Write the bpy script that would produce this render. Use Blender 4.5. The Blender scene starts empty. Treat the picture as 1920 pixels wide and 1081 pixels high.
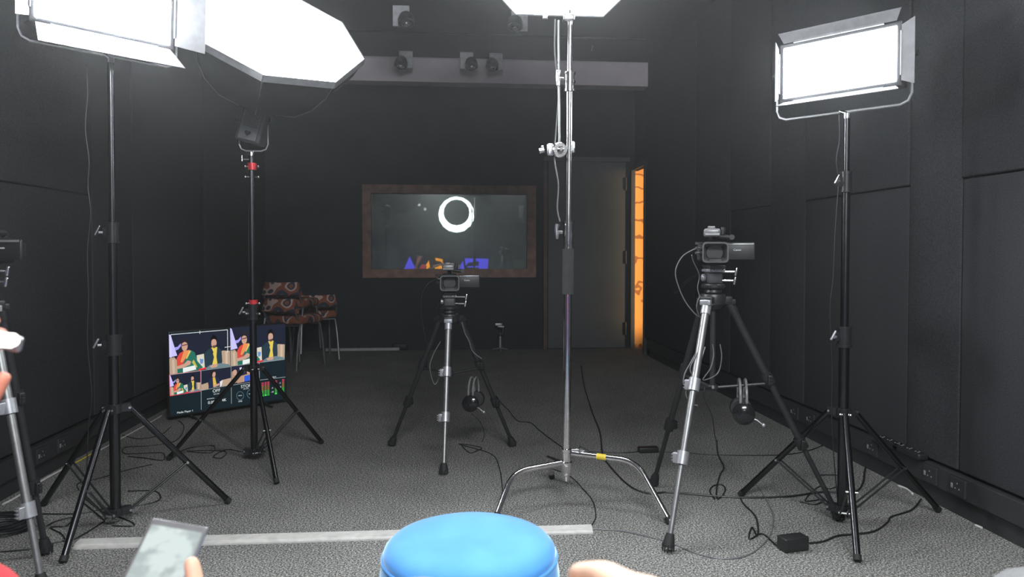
import bpy, bmesh, math, random
from mathutils import Vector, Matrix, Quaternion
random.seed(7)
V = Vector
sc = bpy.context.scene
COL = sc.collection
# ------------------------------------------------------------------ camera
FPX = 1380.0                     # focal length in pixels of the 1920 wide frame
CH = 1.12                        # eye height of the seated photographer
YAW = math.radians(-5.18)
PITCH = math.atan(35 / FPX)
SHY = -33 / 1920
cam_d = bpy.data.cameras.new('camera'); cam = bpy.data.objects.new('camera', cam_d); COL.objects.link(cam)
cam_d.sensor_width = 36; cam_d.lens = 36 * FPX / 1920; cam_d.shift_y = SHY
cam_d.clip_start = 0.02
cam.location = (0, 0, CH)
cam.rotation_euler = (math.pi / 2 - PITCH, 0, YAW)
cam_d.dof.use_dof = True; cam_d.dof.focus_distance = 3.8; cam_d.dof.aperture_fstop = 5.2
sc.camera = cam
CM = Matrix.Rotation(YAW, 3, 'Z') @ Matrix.Rotation(math.pi / 2 - PITCH, 3, 'X')
# ------------------------------------------------------------------ world and exposure
w = bpy.data.worlds.new('world'); sc.world = w; w.use_nodes = True
w.node_tree.nodes['Background'].inputs[0].default_value = (.8, .9, 1, 1)
w.node_tree.nodes['Background'].inputs[1].default_value = 0.0
vs_ = w.node_tree.nodes.new('ShaderNodeVolumeScatter'); vs_.inputs['Density'].default_value = .006; vs_.inputs['Anisotropy'].default_value = .75   # thin haze added to stand in for lens glare round the lamps
w.node_tree.links.new(vs_.outputs[0], w.node_tree.nodes['World Output'].inputs['Volume'])
sc.view_settings.view_transform = 'Standard'; sc.view_settings.look = 'None'
sc.view_settings.exposure = 0.0; sc.view_settings.gamma = 1.0; sc.view_settings.use_curve_mapping = False
P_LEFT, P_RIGHT, P_OCTA, P_MID, P_RING, P_STAGE = 115.0, 60.0, 15.0, 40.0, 16.0, 170.0
# soft daylight-balanced stage light bank on the ceiling behind the photographer (it lights the sofa set)
def area(name, loc, target, sx, sy, power, color=(1, 1, 1)):
    l = bpy.data.lights.new(name, 'AREA'); l.shape = 'RECTANGLE'; l.size = sx; l.size_y = sy; l.energy = power; l.color = color
    o = bpy.data.objects.new(name, l); COL.objects.link(o); o.location = loc
    o.rotation_euler = (V(target) - V(loc)).to_track_quat('-Z', 'Y').to_euler(); return o
area('stage_key_light', (0.5, -0.6, 2.95), (0.3, 2.6, 0), 1.6, .5, P_STAGE, (.93, .97, 1))

# ------------------------------------------------------------------ measuring helpers
def ray(px, py):
    return CM @ V(((px - 960) / FPX, (540.5 - py + 1920 * SHY) / FPX, -1))
def F(px, py, z=0.0):
    d = ray(px, py); return V((0, 0, CH)) + d * ((z - CH) / d.z)
def W(px, py, y):
    d = ray(px, py); return V((0, 0, CH)) + d * (y / d.y)
def SX(px, py, x):
    d = ray(px, py); return V((0, 0, CH)) + d * (x / d.x)
def PL(px, py, p0, n):
    d = ray(px, py); o = V((0, 0, CH)); return o + d * ((p0 - o).dot(n) / d.dot(n))

# ------------------------------------------------------------------ materials
MT = {}
def mat(name, col, rough=.5, metal=0, noise=None, bump=None, emit=None, spec=None, sheen=0):
    if name in MT: return MT[name]
    m = bpy.data.materials.new(name); m.use_nodes = True; nt = m.node_tree; b = nt.nodes['Principled BSDF']
    b.inputs['Base Color'].default_value = (*col, 1); b.inputs['Roughness'].default_value = rough; b.inputs['Metallic'].default_value = metal
    if spec is not None: b.inputs['Specular IOR Level'].default_value = spec
    if sheen: b.inputs['Sheen Weight'].default_value = sheen
    tc = nt.nodes.new('ShaderNodeTexCoord')
    nz, nf = noise if noise else (30, .12)
    n = nt.nodes.new('ShaderNodeTexNoise'); n.inputs['Scale'].default_value = nz; n.inputs['Detail'].default_value = 3
    nt.links.new(tc.outputs['Object'], n.inputs['Vector'])
    r = nt.nodes.new('ShaderNodeMapRange'); r.inputs[1].default_value = .3; r.inputs[2].default_value = .7
    r.inputs[3].default_value = 1 - nf; r.inputs[4].default_value = 1 + nf
    nt.links.new(n.outputs['Fac'], r.inputs[0])
    mx = nt.nodes.new('ShaderNodeVectorMath'); mx.operation = 'SCALE'; mx.inputs[0].default_value = col
    nt.links.new(r.outputs[0], mx.inputs['Scale']); nt.links.new(mx.outputs[0], b.inputs['Base Color'])
    if bump:
        n2 = nt.nodes.new('ShaderNodeTexNoise'); n2.inputs['Scale'].default_value = bump[0]; n2.inputs['Detail'].default_value = 2
        nt.links.new(tc.outputs['Object'], n2.inputs['Vector'])
        bp = nt.nodes.new('ShaderNodeBump'); bp.inputs['Strength'].default_value = bump[1]; bp.inputs['Distance'].default_value = .01
        nt.links.new(n2.outputs['Fac'], bp.inputs['Height']); nt.links.new(bp.outputs[0], b.inputs['Normal'])
    if emit:
        b.inputs['Emission Color'].default_value = (*emit[0], 1); b.inputs['Emission Strength'].default_value = emit[1]
    MT[name] = m; return m
def emis(name, col, s):
    if name in MT: return MT[name]
    m = bpy.data.materials.new(name); m.use_nodes = True; nt = m.node_tree; nt.nodes.remove(nt.nodes['Principled BSDF'])
    e = nt.nodes.new('ShaderNodeEmission'); e.inputs[0].default_value = (*col, 1); e.inputs[1].default_value = s
    nt.links.new(e.outputs[0], nt.nodes['Material Output'].inputs[0]); MT[name] = m; return m
BLACK = mat('black_painted_metal', (.018, .018, .02), .32, .0)
SATIN = mat('black_satin_tube', (.075, .075, .08), .27, 1)
DARKPL = mat('black_plastic', (.017, .017, .018), .42)
SOFTBL = mat('soft_black_fabric', (.02, .02, .022), .9, bump=(300, .2))
CHROME = mat('polished_steel', (.82, .79, .8), .14, 1)
NICKEL = mat('bright_nickel', (.8, .8, .8), .25, 1)
LEGM = mat('black_anodised_leg_tube', (.03, .03, .033), .4, .3)
SILVER_AND_LIT = mat('silver_tube_and_lit_leg', (.30, .30, .30), .45, .85)  # metal of the chair legs; on tripod front legs it paints lamp sheen
GREYM = mat('grey_cast_metal', (.42, .42, .44), .4, .6)
RED = mat('red_anodised_ring', (.75, .04, .05), .35, .3)
FOAM = mat('grey_foam_grip', (.030, .031, .031), .9, bump=(400, .3))
WHITEPL = mat('white_plastic', (.62, .6, .57), .45)
RUBBER = mat('black_rubber', (.012, .012, .012), .7)
CABLE = mat('black_cable_rubber', (.012, .012, .013), .45)
CABLEG = mat('grey_cable_sheath', (.13, .13, .135), .4)
WALL = mat('black_acoustic_fabric', (.045, .046, .050), .95, noise=(220, .35), bump=(500, .5), spec=.15)
WALLB = mat('black_painted_plaster', (.030, .037, .039), .85, noise=(3, .12), bump=(60, .15), spec=.2)
CEIL = mat('black_painted_ceiling', (.014, .015, .017), .85, noise=(4, .12), bump=(40, .1), spec=.2)
BEAM = mat('grey_mauve_painted_beam', (.60, .53, .585), .8, noise=(5, .06), bump=(30, .08))
TRUNK = mat('black_cable_trunking_plastic', (.03, .03, .032), .5)
FRAME = mat('brown_varnished_wood', (.16, .062, .030), .5, noise=(12, .35))
DOORM = mat('dark_grey_laminate', (.055, .062, .070), .55, noise=(6, .08))
PLATE = mat('pale_grey_powder_coat', (.62, .62, .65), .5)
SPOTM = mat('dark_grey_spot_housing', (.10, .10, .10), .38, .5)
BARN = mat('barn_door_grey_metal', (.12, .12, .125), .5, .1)
HOUSE = mat('lamp_housing_black', (.05, .05, .055), .45, .2)
VENT = mat('vent_grey', (.16, .16, .17), .5, .3)
SKIN = mat('skin', (.72, .40, .28), .55, noise=(15, .08)); 
GREYCLOTH = mat('grey_cotton_trousers', (.20, .20, .20), .95, noise=(200, .15), bump=(400, .3))
REDCLOTH = mat('red_cotton', (.62, .03, .04), .9, bump=(300, .3))
BAGM = mat('black_nylon', (.015, .015, .016), .6)

def carpet_mat():
    m = bpy.data.materials.new('speckled_grey_loop_carpet'); m.use_nodes = True; nt = m.node_tree; b = nt.nodes['Principled BSDF']
    b.inputs['Roughness'].default_value = .95; b.inputs['Specular IOR Level'].default_value = .1
    tc = nt.nodes.new('ShaderNodeTexCoord')
    n = nt.nodes.new('ShaderNodeTexNoise'); n.inputs['Scale'].default_value = 150; n.inputs['Detail'].default_value = 4; n.inputs['Roughness'].default_value = .8
    n2 = nt.nodes.new('ShaderNodeTexNoise'); n2.inputs['Scale'].default_value = 2.5; n2.inputs['Detail'].default_value = 3
    for a in (n, n2): nt.links.new(tc.outputs['Object'], a.inputs['Vector'])
    cr = nt.nodes.new('ShaderNodeValToRGB'); e = cr.color_ramp.elements
    e[0].position = .42; e[0].color = (.03, .043, .040, 1); e[1].position = .60; e[1].color = (.56, .535, .50, 1)
    x = e.new(.5); x.color = (.14, .136, .13, 1)
    nt.links.new(n.outputs['Fac'], cr.inputs[0])
    r = nt.nodes.new('ShaderNodeMapRange'); r.inputs[1].default_value = .3; r.inputs[2].default_value = .7; r.inputs[3].default_value = .9; r.inputs[4].default_value = 1.1
    nt.links.new(n2.outputs['Fac'], r.inputs[0])
    s = nt.nodes.new('ShaderNodeVectorMath'); s.operation = 'SCALE'
    nt.links.new(cr.outputs[0], s.inputs[0]); nt.links.new(r.outputs[0], s.inputs['Scale']); nt.links.new(s.outputs[0], b.inputs['Base Color'])
    bp = nt.nodes.new('ShaderNodeBump'); bp.inputs['Strength'].default_value = .4; bp.inputs['Distance'].default_value = .004
    nt.links.new(n.outputs['Fac'], bp.inputs['Height']); nt.links.new(bp.outputs[0], b.inputs['Normal'])
    return m
def camo_mat():
    m = bpy.data.materials.new('rust_navy_pink_print_fabric'); m.use_nodes = True; nt = m.node_tree; b = nt.nodes['Principled BSDF']
    b.inputs['Roughness'].default_value = .9
    tc = nt.nodes.new('ShaderNodeTexCoord'); n = nt.nodes.new('ShaderNodeTexNoise'); n.inputs['Scale'].default_value = 6.5; n.inputs['Detail'].default_value = 1
    nt.links.new(tc.outputs['Object'], n.inputs['Vector'])
    cr = nt.nodes.new('ShaderNodeValToRGB'); cr.color_ramp.interpolation = 'CONSTANT'; e = cr.color_ramp.elements
    e[0].position = 0; e[0].color = (.11, .09, .085, 1); e[1].position = .38; e[1].color = (.03, .035, .055, 1)
    for p, c in ((.48, (.25, .075, .04)), (.58, (.55, .38, .32)), (.64, (.04, .045, .07)), (.70, (.26, .08, .045))):
        k = e.new(p); k.color = (*c, 1)
    nt.links.new(n.outputs['Fac'], cr.inputs[0]); nt.links.new(cr.outputs[0], b.inputs['Base Color']); return m
def wood_mat():
    m = bpy.data.materials.new('orange_figured_wood'); m.use_nodes = True; nt = m.node_tree; b = nt.nodes['Principled BSDF']
    b.inputs['Roughness'].default_value = .5
    tc = nt.nodes.new('ShaderNodeTexCoord'); wv = nt.nodes.new('ShaderNodeTexWave'); wv.wave_type = 'RINGS'
    wv.inputs['Scale'].default_value = 9; wv.inputs['Distortion'].default_value = 3; wv.inputs['Detail'].default_value = 1
    nt.links.new(tc.outputs['Object'], wv.inputs['Vector'])
    cr = nt.nodes.new('ShaderNodeValToRGB'); e = cr.color_ramp.elements
    e[0].position = .03; e[0].color = (.30, .11, .02, 1); e[1].position = .10; e[1].color = (.72, .36, .09, 1)
    nt.links.new(wv.outputs['Fac'], cr.inputs[0]); nt.links.new(cr.outputs[0], b.inputs['Base Color']); return m
def glass_mat():
    m = bpy.data.materials.new('dusty_window_glass'); m.use_nodes = True; nt = m.node_tree; nt.nodes.remove(nt.nodes['Principled BSDF'])
    t = nt.nodes.new('ShaderNodeBsdfTransparent'); t.inputs[0].default_value = (.75, .85, .82, 1)
    g = nt.nodes.new('ShaderNodeBsdfGlossy'); g.inputs['Roughness'].default_value = .015
    g2 = nt.nodes.new('ShaderNodeBsdfGlossy'); g2.inputs['Roughness'].default_value = .22
    d = nt.nodes.new('ShaderNodeBsdfDiffuse'); d.inputs[0].default_value = (.55, .62, .6, 1)
    tc = nt.nodes.new('ShaderNodeTexCoord'); n = nt.nodes.new('ShaderNodeTexNoise'); n.inputs['Scale'].default_value = 4; n.inputs['Detail'].default_value = 6
    nt.links.new(tc.outputs['Object'], n.inputs['Vector'])
    r = nt.nodes.new('ShaderNodeMapRange'); r.inputs[1].default_value = .35; r.inputs[2].default_value = .75; r.inputs[3].default_value = .04; r.inputs[4].default_value = .22
    nt.links.new(n.outputs['Fac'], r.inputs[0])
    a = nt.nodes.new('ShaderNodeMixShader'); a.inputs[0].default_value = .16; nt.links.new(t.outputs[0], a.inputs[1]); nt.links.new(g.outputs[0], a.inputs[2])
    h = nt.nodes.new('ShaderNodeMixShader'); h.inputs[0].default_value = .03; nt.links.new(a.outputs[0], h.inputs[1]); nt.links.new(g2.outputs[0], h.inputs[2])
    c = nt.nodes.new('ShaderNodeMixShader'); nt.links.new(r.outputs[0], c.inputs[0]); nt.links.new(h.outputs[0], c.inputs[1]); nt.links.new(d.outputs[0], c.inputs[2])
    nt.links.new(c.outputs[0], nt.nodes['Material Output'].inputs[0]); return m

# ------------------------------------------------------------------ geometry helpers
def frame_of(d):
    d = d.normalized(); u = V((0, 0, 1)) if abs(d.z) < .9 else V((1, 0, 0))
    a = d.cross(u).normalized(); return a, a.cross(d).normalized()
class MB:
    def __init__(s): s.v = []; s.f = []; s.mi = []; s.m = 0
    def add(s, vs, fs):
        k = len(s.v); s.v += [V(x) for x in vs]; s.f += [tuple(i + k for i in f) for f in fs]; s.mi += [s.m] * len(fs); return s
    def box(s, c, size, rot=None, bev=0.0):
        b = bmesh.new(); bmesh.ops.create_cube(b, size=1)
        for v in b.verts: v.co = V((v.co.x * size[0], v.co.y * size[1], v.co.z * size[2]))
        if bev: bmesh.ops.bevel(b, geom=list(b.edges), offset=bev, segments=3, affect='EDGES', profile=.5)
        b.verts.index_update(); R = rot.to_matrix() if isinstance(rot, Quaternion) else (rot if rot is not None else Matrix.Identity(3))
        s.add([R @ v.co + V(c) for v in b.verts], [[v.index for v in f.verts] for f in b.faces]); b.free(); return s
    def tube(s, pts, r, n=10, cap=True):
        pts = [V(p) for p in pts]; rs = r if isinstance(r, (list, tuple)) else [r] * len(pts)
        vs = []; fs = []; a, b = frame_of(pts[1] - pts[0]); pd = (pts[1] - pts[0]).normalized()
        for i, p in enumerate(pts):
            d = (pts[min(i + 1, len(pts) - 1)] - pts[max(i - 1, 0)]).normalized()
            q = pd.rotation_difference(d); a = q @ a; b = q @ b; pd = d
            for k in range(n):
                t = 2 * math.pi * k / n; vs.append(p + (a * math.cos(t) + b * math.sin(t)) * rs[i])
        for i in range(len(pts) - 1):
            for k in range(n):
                k2 = (k + 1) % n; fs.append((i * n + k, i * n + k2, (i + 1) * n + k2, (i + 1) * n + k))
        if cap: fs.append(tuple(reversed(range(n)))); fs.append(tuple((len(pts) - 1) * n + k for k in range(n)))
        return s.add(vs, fs)
    def lathe(s, prof, org, axis=(0, 0, 1), n=24):
        ax = V(axis).normalized(); a, b = frame_of(ax); org = V(org); vs = []; fs = []
        for (r, z) in prof:
            for k in range(n):
                t = 2 * math.pi * k / n; vs.append(org + ax * z + (a * math.cos(t) + b * math.sin(t)) * r)
        for i in range(len(prof) - 1):
            for k in range(n):
                k2 = (k + 1) % n; fs.append((i * n + k, i * n + k2, (i + 1) * n + k2, (i + 1) * n + k))
        fs.append(tuple(reversed(range(n)))); fs.append(tuple((len(prof) - 1) * n + k for k in range(n)))
        return s.add(vs, fs)
    def sph(s, c, r, n=16):
        r = (r, r, r) if isinstance(r, (int, float)) else r; vs = []; fs = []; m = n // 2
        for i in range(m + 1):
            p = math.pi * i / m
            for k in range(n):
                t = 2 * math.pi * k / n
                vs.append(V(c) + V((r[0] * math.sin(p) * math.cos(t), r[1] * math.sin(p) * math.sin(t), r[2] * math.cos(p))))
        for i in range(m):
            for k in range(n):
                k2 = (k + 1) % n; fs.append((i * n + k, i * n + k2, (i + 1) * n + k2, (i + 1) * n + k))
        return s.add(vs, fs)
    def prism(s, pts, off):
        pts = [V(p) for p in pts]; off = V(off); n = len(pts)
        fs = [tuple(range(n)), tuple(reversed(range(n, 2 * n)))] + [(i, i + n, (i + 1) % n + n, (i + 1) % n) for i in range(n)]
        return s.add(pts + [p + off for p in pts], fs)
    def obj(s, name, m, parent=None, org=None, smooth=True, ang=35):
        if parent is not None: o0 = V(parent['_o'])
        else: o0 = V(org) if org is not None else V((0, 0, 0))
        me = bpy.data.meshes.new(name); me.from_pydata([tuple(v - o0) for v in s.v], [], s.f); me.update()
        b = bmesh.new(); b.from_mesh(me); bmesh.ops.remove_doubles(b, verts=b.verts, dist=1e-6); 
        if len(b.faces) == len(s.mi):
            pass
        bmesh.ops.recalc_face_normals(b, faces=b.faces); b.to_mesh(me); b.free()
        ms = m if isinstance(m, list) else [m]
        for x in ms: me.materials.append(x)
        if len(ms) > 1 and len(me.polygons) == len(s.mi):
            me.polygons.foreach_set('material_index', s.mi)
        if smooth:
            me.polygons.foreach_set('use_smooth', [True] * len(me.polygons)); me.set_sharp_from_angle(angle=math.radians(ang))
        o = bpy.data.objects.new(name, me); COL.objects.link(o); o['_o'] = tuple(o0)
        if parent is not None: o.parent = parent
        else: o.location = o0
        return o
def tag(o, label, cat, group=None, kind=None):
    o['label'] = label; o['category'] = cat
    if group: o['group'] = group
    if kind: o['kind'] = kind
    return o
def empty(name, loc, label, cat, group=None):
    o = bpy.data.objects.new(name, None); COL.objects.link(o); o.location = loc; o['_o'] = tuple(loc); o.empty_display_size = .1
    return tag(o, label, cat, group)
def struct(mb, name, m, **k):
    o = mb.obj(name, m, **k); 
    if o.parent is None: o['kind'] = 'structure'
    return o
def copy_tree(o, parent=None):
    c = o.copy(); COL.objects.link(c); c.parent = parent
    for ch in list(o.children): copy_tree(ch, c)
    return c
def smooth_path(pts, n=8):
    pts = [V(p) for p in pts]; out = []
    for i in range(len(pts) - 1):
        p0 = pts[max(i - 1, 0)]; p1 = pts[i]; p2 = pts[i + 1]; p3 = pts[min(i + 2, len(pts) - 1)]
        for k in range(n):
            t = k / n; out.append(.5 * ((2 * p1) + (p2 - p0) * t + (2 * p0 - 5 * p1 + 4 * p2 - p3) * t * t + (3 * p1 - p0 - 3 * p2 + p3) * t ** 3))
    out.append(pts[-1]); return out
def text(name, body, loc, right, up, size, m, parent, ext=.0006):
    c = bpy.data.curves.new(name, 'FONT'); c.body = body; c.size = size; c.extrude = ext; c.align_x = 'CENTER'; c.align_y = 'CENTER'
    c.materials.append(m); r = V(right).normalized(); u = V(up).normalized(); n = r.cross(u).normalized(); u = n.cross(r)
    tmp = bpy.data.objects.new(name, c); COL.objects.link(tmp); bpy.context.view_layer.update()
    me = bpy.data.meshes.new_from_object(tmp.evaluated_get(bpy.context.evaluated_depsgraph_get())); me.name = name
    bpy.data.objects.remove(tmp); o = bpy.data.objects.new(name, me); COL.objects.link(o); M = Matrix((r, u, n)).transposed().to_4x4(); M.translation = V(loc) - V(parent['_o'])
    o.parent = parent; o.matrix_local = M; return o

# ================================================================== THE ROOM
XL, XR, YB, YF, ZC = -2.02, 2.20, 8.45, -3.6, 3.15
DY0, DY1, DZ = 7.93, 8.44, 2.07          # the doorway beside the back corner, in the right wall
struct(MB().box(((XL + XR) / 2, (YB + YF) / 2, -.05), (XR - XL + .4, YB - YF + .4, .1)), 'floor', carpet_mat(), smooth=False)
struct(MB().box(((XL + XR) / 2, (YB + YF) / 2, ZC + .05), (XR - XL + .4, YB - YF + .4, .1)), 'ceiling', CEIL, smooth=False)
struct(MB().box((XL - .06, (YB + YF) / 2, ZC / 2), (.12, YB - YF, ZC)), 'wall_left', WALLB, smooth=False)
struct(MB().box((0, YF - .06, ZC / 2), (XR - XL + .4, .12, ZC)), 'wall_front', WALLB, smooth=False)
t = .05
r_ = MB(); r_.box((XR + t / 2, (DY0 + YF) / 2, ZC / 2), (t, DY0 - YF, ZC)); 
r_.box((XR + t / 2, (DY0 + YB + .1) / 2, (DZ + ZC) / 2), (t, YB + .1 - DY0, ZC - DZ)); struct(r_, 'wall_right', WALLB, smooth=False)
# window measurements
wl, wr = W(680, 430, YB).x, W(1004.5, 430, YB).x; wt, wb = W(842, 347, YB).z, W(842, 520, YB).z
gl, gr = W(696, 430, YB).x, W(988, 430, YB).x; gt, gb = W(842, 363, YB).z, W(842, 504, YB).z
r_ = MB(); bt = .14
r_.box(((XL + gl) / 2 - .1, YB + bt / 2, ZC / 2), (gl - XL + .2, bt, ZC)); r_.box(((XR + gr) / 2, YB + bt / 2, ZC / 2), (XR - gr, bt, ZC))
r_.box(((gl + gr) / 2, YB + bt / 2, (gt + ZC) / 2), (gr - gl, bt, ZC - gt)); r_.box(((gl + gr) / 2, YB + bt / 2, gb / 2), (gr - gl, bt, gb))
struct(r_, 'wall_back', WALLB, smooth=False)
# window with wooden frame
win = bpy.data.objects.new('window_1', None); COL.objects.link(win); win['kind'] = 'structure'; win['_o'] = ((wl + wr) / 2, YB, wb); win.location = win['_o']
fr = MB()
def mitre(x0, z0, x1, z1, a0, b0, a1, b1):      # outer rect / inner rect
    o = [V((x0, YB - .035, z0)), V((x1, YB - .035, z0)), V((x1, YB - .035, z1)), V((x0, YB - .035, z1))]
    i = [V((a0, YB - .028, b0)), V((a1, YB - .028, b0)), V((a1, YB - .028, b1)), V((a0, YB - .028, b1))]
    for k in range(4):
        fr.prism([o[k], o[(k + 1) % 4], i[(k + 1) % 4], i[k]], (0, .12, 0))
mitre(wl, wb, wr, wt, gl, gb, gr, gt); fr.obj('window_frame', FRAME, win, smooth=False)
MB().box(((gl + gr) / 2, YB + .03, (gt + gb) / 2), (gr - gl, .006, gt - gb)).obj('window_glass', glass_mat(), win, smooth=False)
# control room beyond the glass
cr_ = MB(); cr_.box((.5, YB + 2.3, 1.5), (3.6, .1, 3)); cr_.box((.5, YB + 1.2, .7), (3.6, 2.2, .05)); cr_.box((-1.3, YB + 1.2, 1.5), (.1, 2.2, 3)); cr_.box((2.3, YB + 1.2, 1.5), (.1, 2.2, 3)); cr_.box((.5, YB + 1.2, 2.6), (3.6, 2.2, .05))
struct(cr_, 'wall_control_room', WALLB, smooth=False)
# beam
bz = 1.12 + 315 / FPX * 7.77 + .0
struct(MB().box(((XL + XR - .02) / 2, 7.87, (bz + ZC) / 2), (XR - XL - .02, .2, ZC - bz), bev=.004), 'beam_ceiling', BEAM, smooth=False)
# ceiling conduits
for i, yy in enumerate((6.9, 5.4)):
    struct(MB().tube([(-1.6, yy, ZC - .012), (1.9, yy, ZC - .012)], .011), 'trim_conduit_%d' % (i + 1), CEIL)
# right wall fabric panels: wide ones in two heights, narrow full-height strips between
def pan(name, x, y0, y1, z0, z1, th, side):
    m = MB().box((x - side * th / 2, (y0 + y1) / 2, (z0 + z1) / 2), (th, y1 - y0 - .006, z1 - z0 - .006), bev=.007)
    return m
pn = 0
def panel(x, y0, y1, z0, z1, th, side):
    global pn; pn += 1
    o = pan('', x, y0, y1, z0, z1, th, side).obj('trim_wall_panel_%d' % pn, WALL, ang=60); o['kind'] = 'structure'
RP = SX(1816, 500, XR).y; yseq = [RP, SX(1716, 500, XR).y, SX(1519, 500, XR).y, SX(1453, 500, XR).y, SX(1377, 500, XR).y, SX(1310, 500, XR).y, 7.85]
ZS = 1.43
for (a, b, kind) in ((-3.5, -1.2, 'w'), (-1.2, .9, 'w'), (.9, RP, 'w'), (yseq[0], yseq[1], 'n'), (yseq[1], yseq[2], 'w'), (yseq[2], yseq[3], 'n'), (yseq[3], yseq[4], 'w'), (yseq[4], yseq[5], 'n'), (yseq[5], yseq[6], 'n')):
    if kind == 'w':
        panel(XR, a, b, .19, ZS, .032, 1); panel(XR, a, b, ZS, ZC, .04, 1)
    else: panel(XR, a, b, .19, ZC, .034, 1)
LP = [-3.5, -1.2, .9, SX(160, 360, XL).y, 4.9, 6.3, 8.4]
for a, b in zip(LP[:-1], LP[1:]):
    if b <= LP[3] + .01:
        panel(XL, a, b, .19, 1.44, .032, -1); panel(XL, a, b, 1.44, ZC, .04, -1)
    else: panel(XL, a, b, .19, ZC, .034, -1)
# cable trunking along both side walls
struct(MB().box((XR - .025, (YF + 7.7) / 2, .133), (.05, 7.7 - YF, .094), bev=.004), 'trim_trunking_right', TRUNK, smooth=False)
struct(MB().box((XL + .025, (YF + 8.4) / 2, .133), (.05, 8.4 - YF, .094), bev=.004), 'trim_trunking_left', TRUNK, smooth=False)
struct(MB().box((XR - .012, (YF + 7.7) / 2, .04), (.024, 7.7 - YF, .08)), 'baseboard_right', TRUNK, smooth=False)
struct(MB().box((XL + .012, (YF + 8.4) / 2, .04), (.024, 8.4 - YF, .08)), 'baseboard_left', TRUNK, smooth=False)
struct(MB().box(((W(622, 652, YB).x + W(738, 652, YB).x) / 2, YB - .012, .02), (W(738, 652, YB).x - W(600, 652, YB).x, .024, .03)), 'baseboard_back', mat('pale_skirting_strip', (.35, .35, .34), .5), smooth=False)
# back wall door, closed, hinged at its right side
dl, dr, dtop = W(1026, 480, YB).x, W(1172, 480, YB).x, W(1100, 304, YB).z
door = bpy.data.objects.new('door_1', None); COL.objects.link(door); door['kind'] = 'structure'; door['_o'] = ((dl + dr) / 2, YB, 0); door.location = door['_o']
MB().box(((dl + dr) / 2, YB - .02, dtop / 2 + .004), (dr - dl - .01, .036, dtop - .008), bev=.003).obj('door_leaf', DOORM, door, smooth=False)
jf = MB(); jf.box((dl - .025, YB - .02, dtop / 2), (.045, .04, dtop)); jf.obj('door_frame', mat('dark_brown_wood', (.075, .035, .024), .55, noise=(12, .3)), door, smooth=False)
MB().box(((dl + dr) / 2, YB - .02, dtop + .03), (dr - dl + .09, .04, .05)).obj('door_head_frame', DOORM, door, smooth=False)
for py in (345, 482, 615):
    MB().tube([(dr - .002, YB - .045, W(1172, py + 12, YB).z), (dr - .002, YB - .045, W(1172, py - 12, YB).z)], .009).box((dr - .012, YB - .0395, W(1172, py, YB).z), (.04, .004, .14)).obj('hinge', BLACK, door)
# doorway in the right wall, ajar door leaf edge, orange lit wood beyond
dw = bpy.data.objects.new('door_2', None); COL.objects.link(dw); dw['kind'] = 'structure'; dw['_o'] = (XR, (DY0 + DY1) / 2, 0); dw.location = dw['_o']
MB().box((XR - .01, DY0 - .03, DZ / 2), (.05, .055, DZ), bev=.003).box((XR - .03, DY1 - .03, DZ / 2), (.05, .055, DZ), bev=.003).box((XR - .01, (DY0 + DY1) / 2, DZ + .03), (.05, DY1 - DY0 + .12, .055), bev=.003).obj('door_frame', DOORM, dw, smooth=False)
struct(MB().box((XR + .35, YB + .06, 1.3), (.7, .04, 2.6)), 'wall_corridor', wood_mat(), smooth=False)
cw = MB(); cw.box((XR + .9, 7.6, 1.3), (.05, 2, 2.6)); cw.box((XR + .5, 6.9, 1.3), (.8, .05, 2.6)); cw.box((XR + .5, 7.6, 2.6), (.9, 2, .05)); cw.box((XR + .6, 7.7, -.03), (1.1, 2, .05))
struct(cw, 'wall_corridor_side', mat('warm_cream_paint', (.55, .42, .26), .8), smooth=False)
cl_ = area('corridor_strip_light', (XR + .45, 8.16, 1.15), (XR + .04, 8.43, 1.15), .06, 2.0, 4.2, (1, .64, .30)); cl_.data.spread = math.radians(50)

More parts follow.
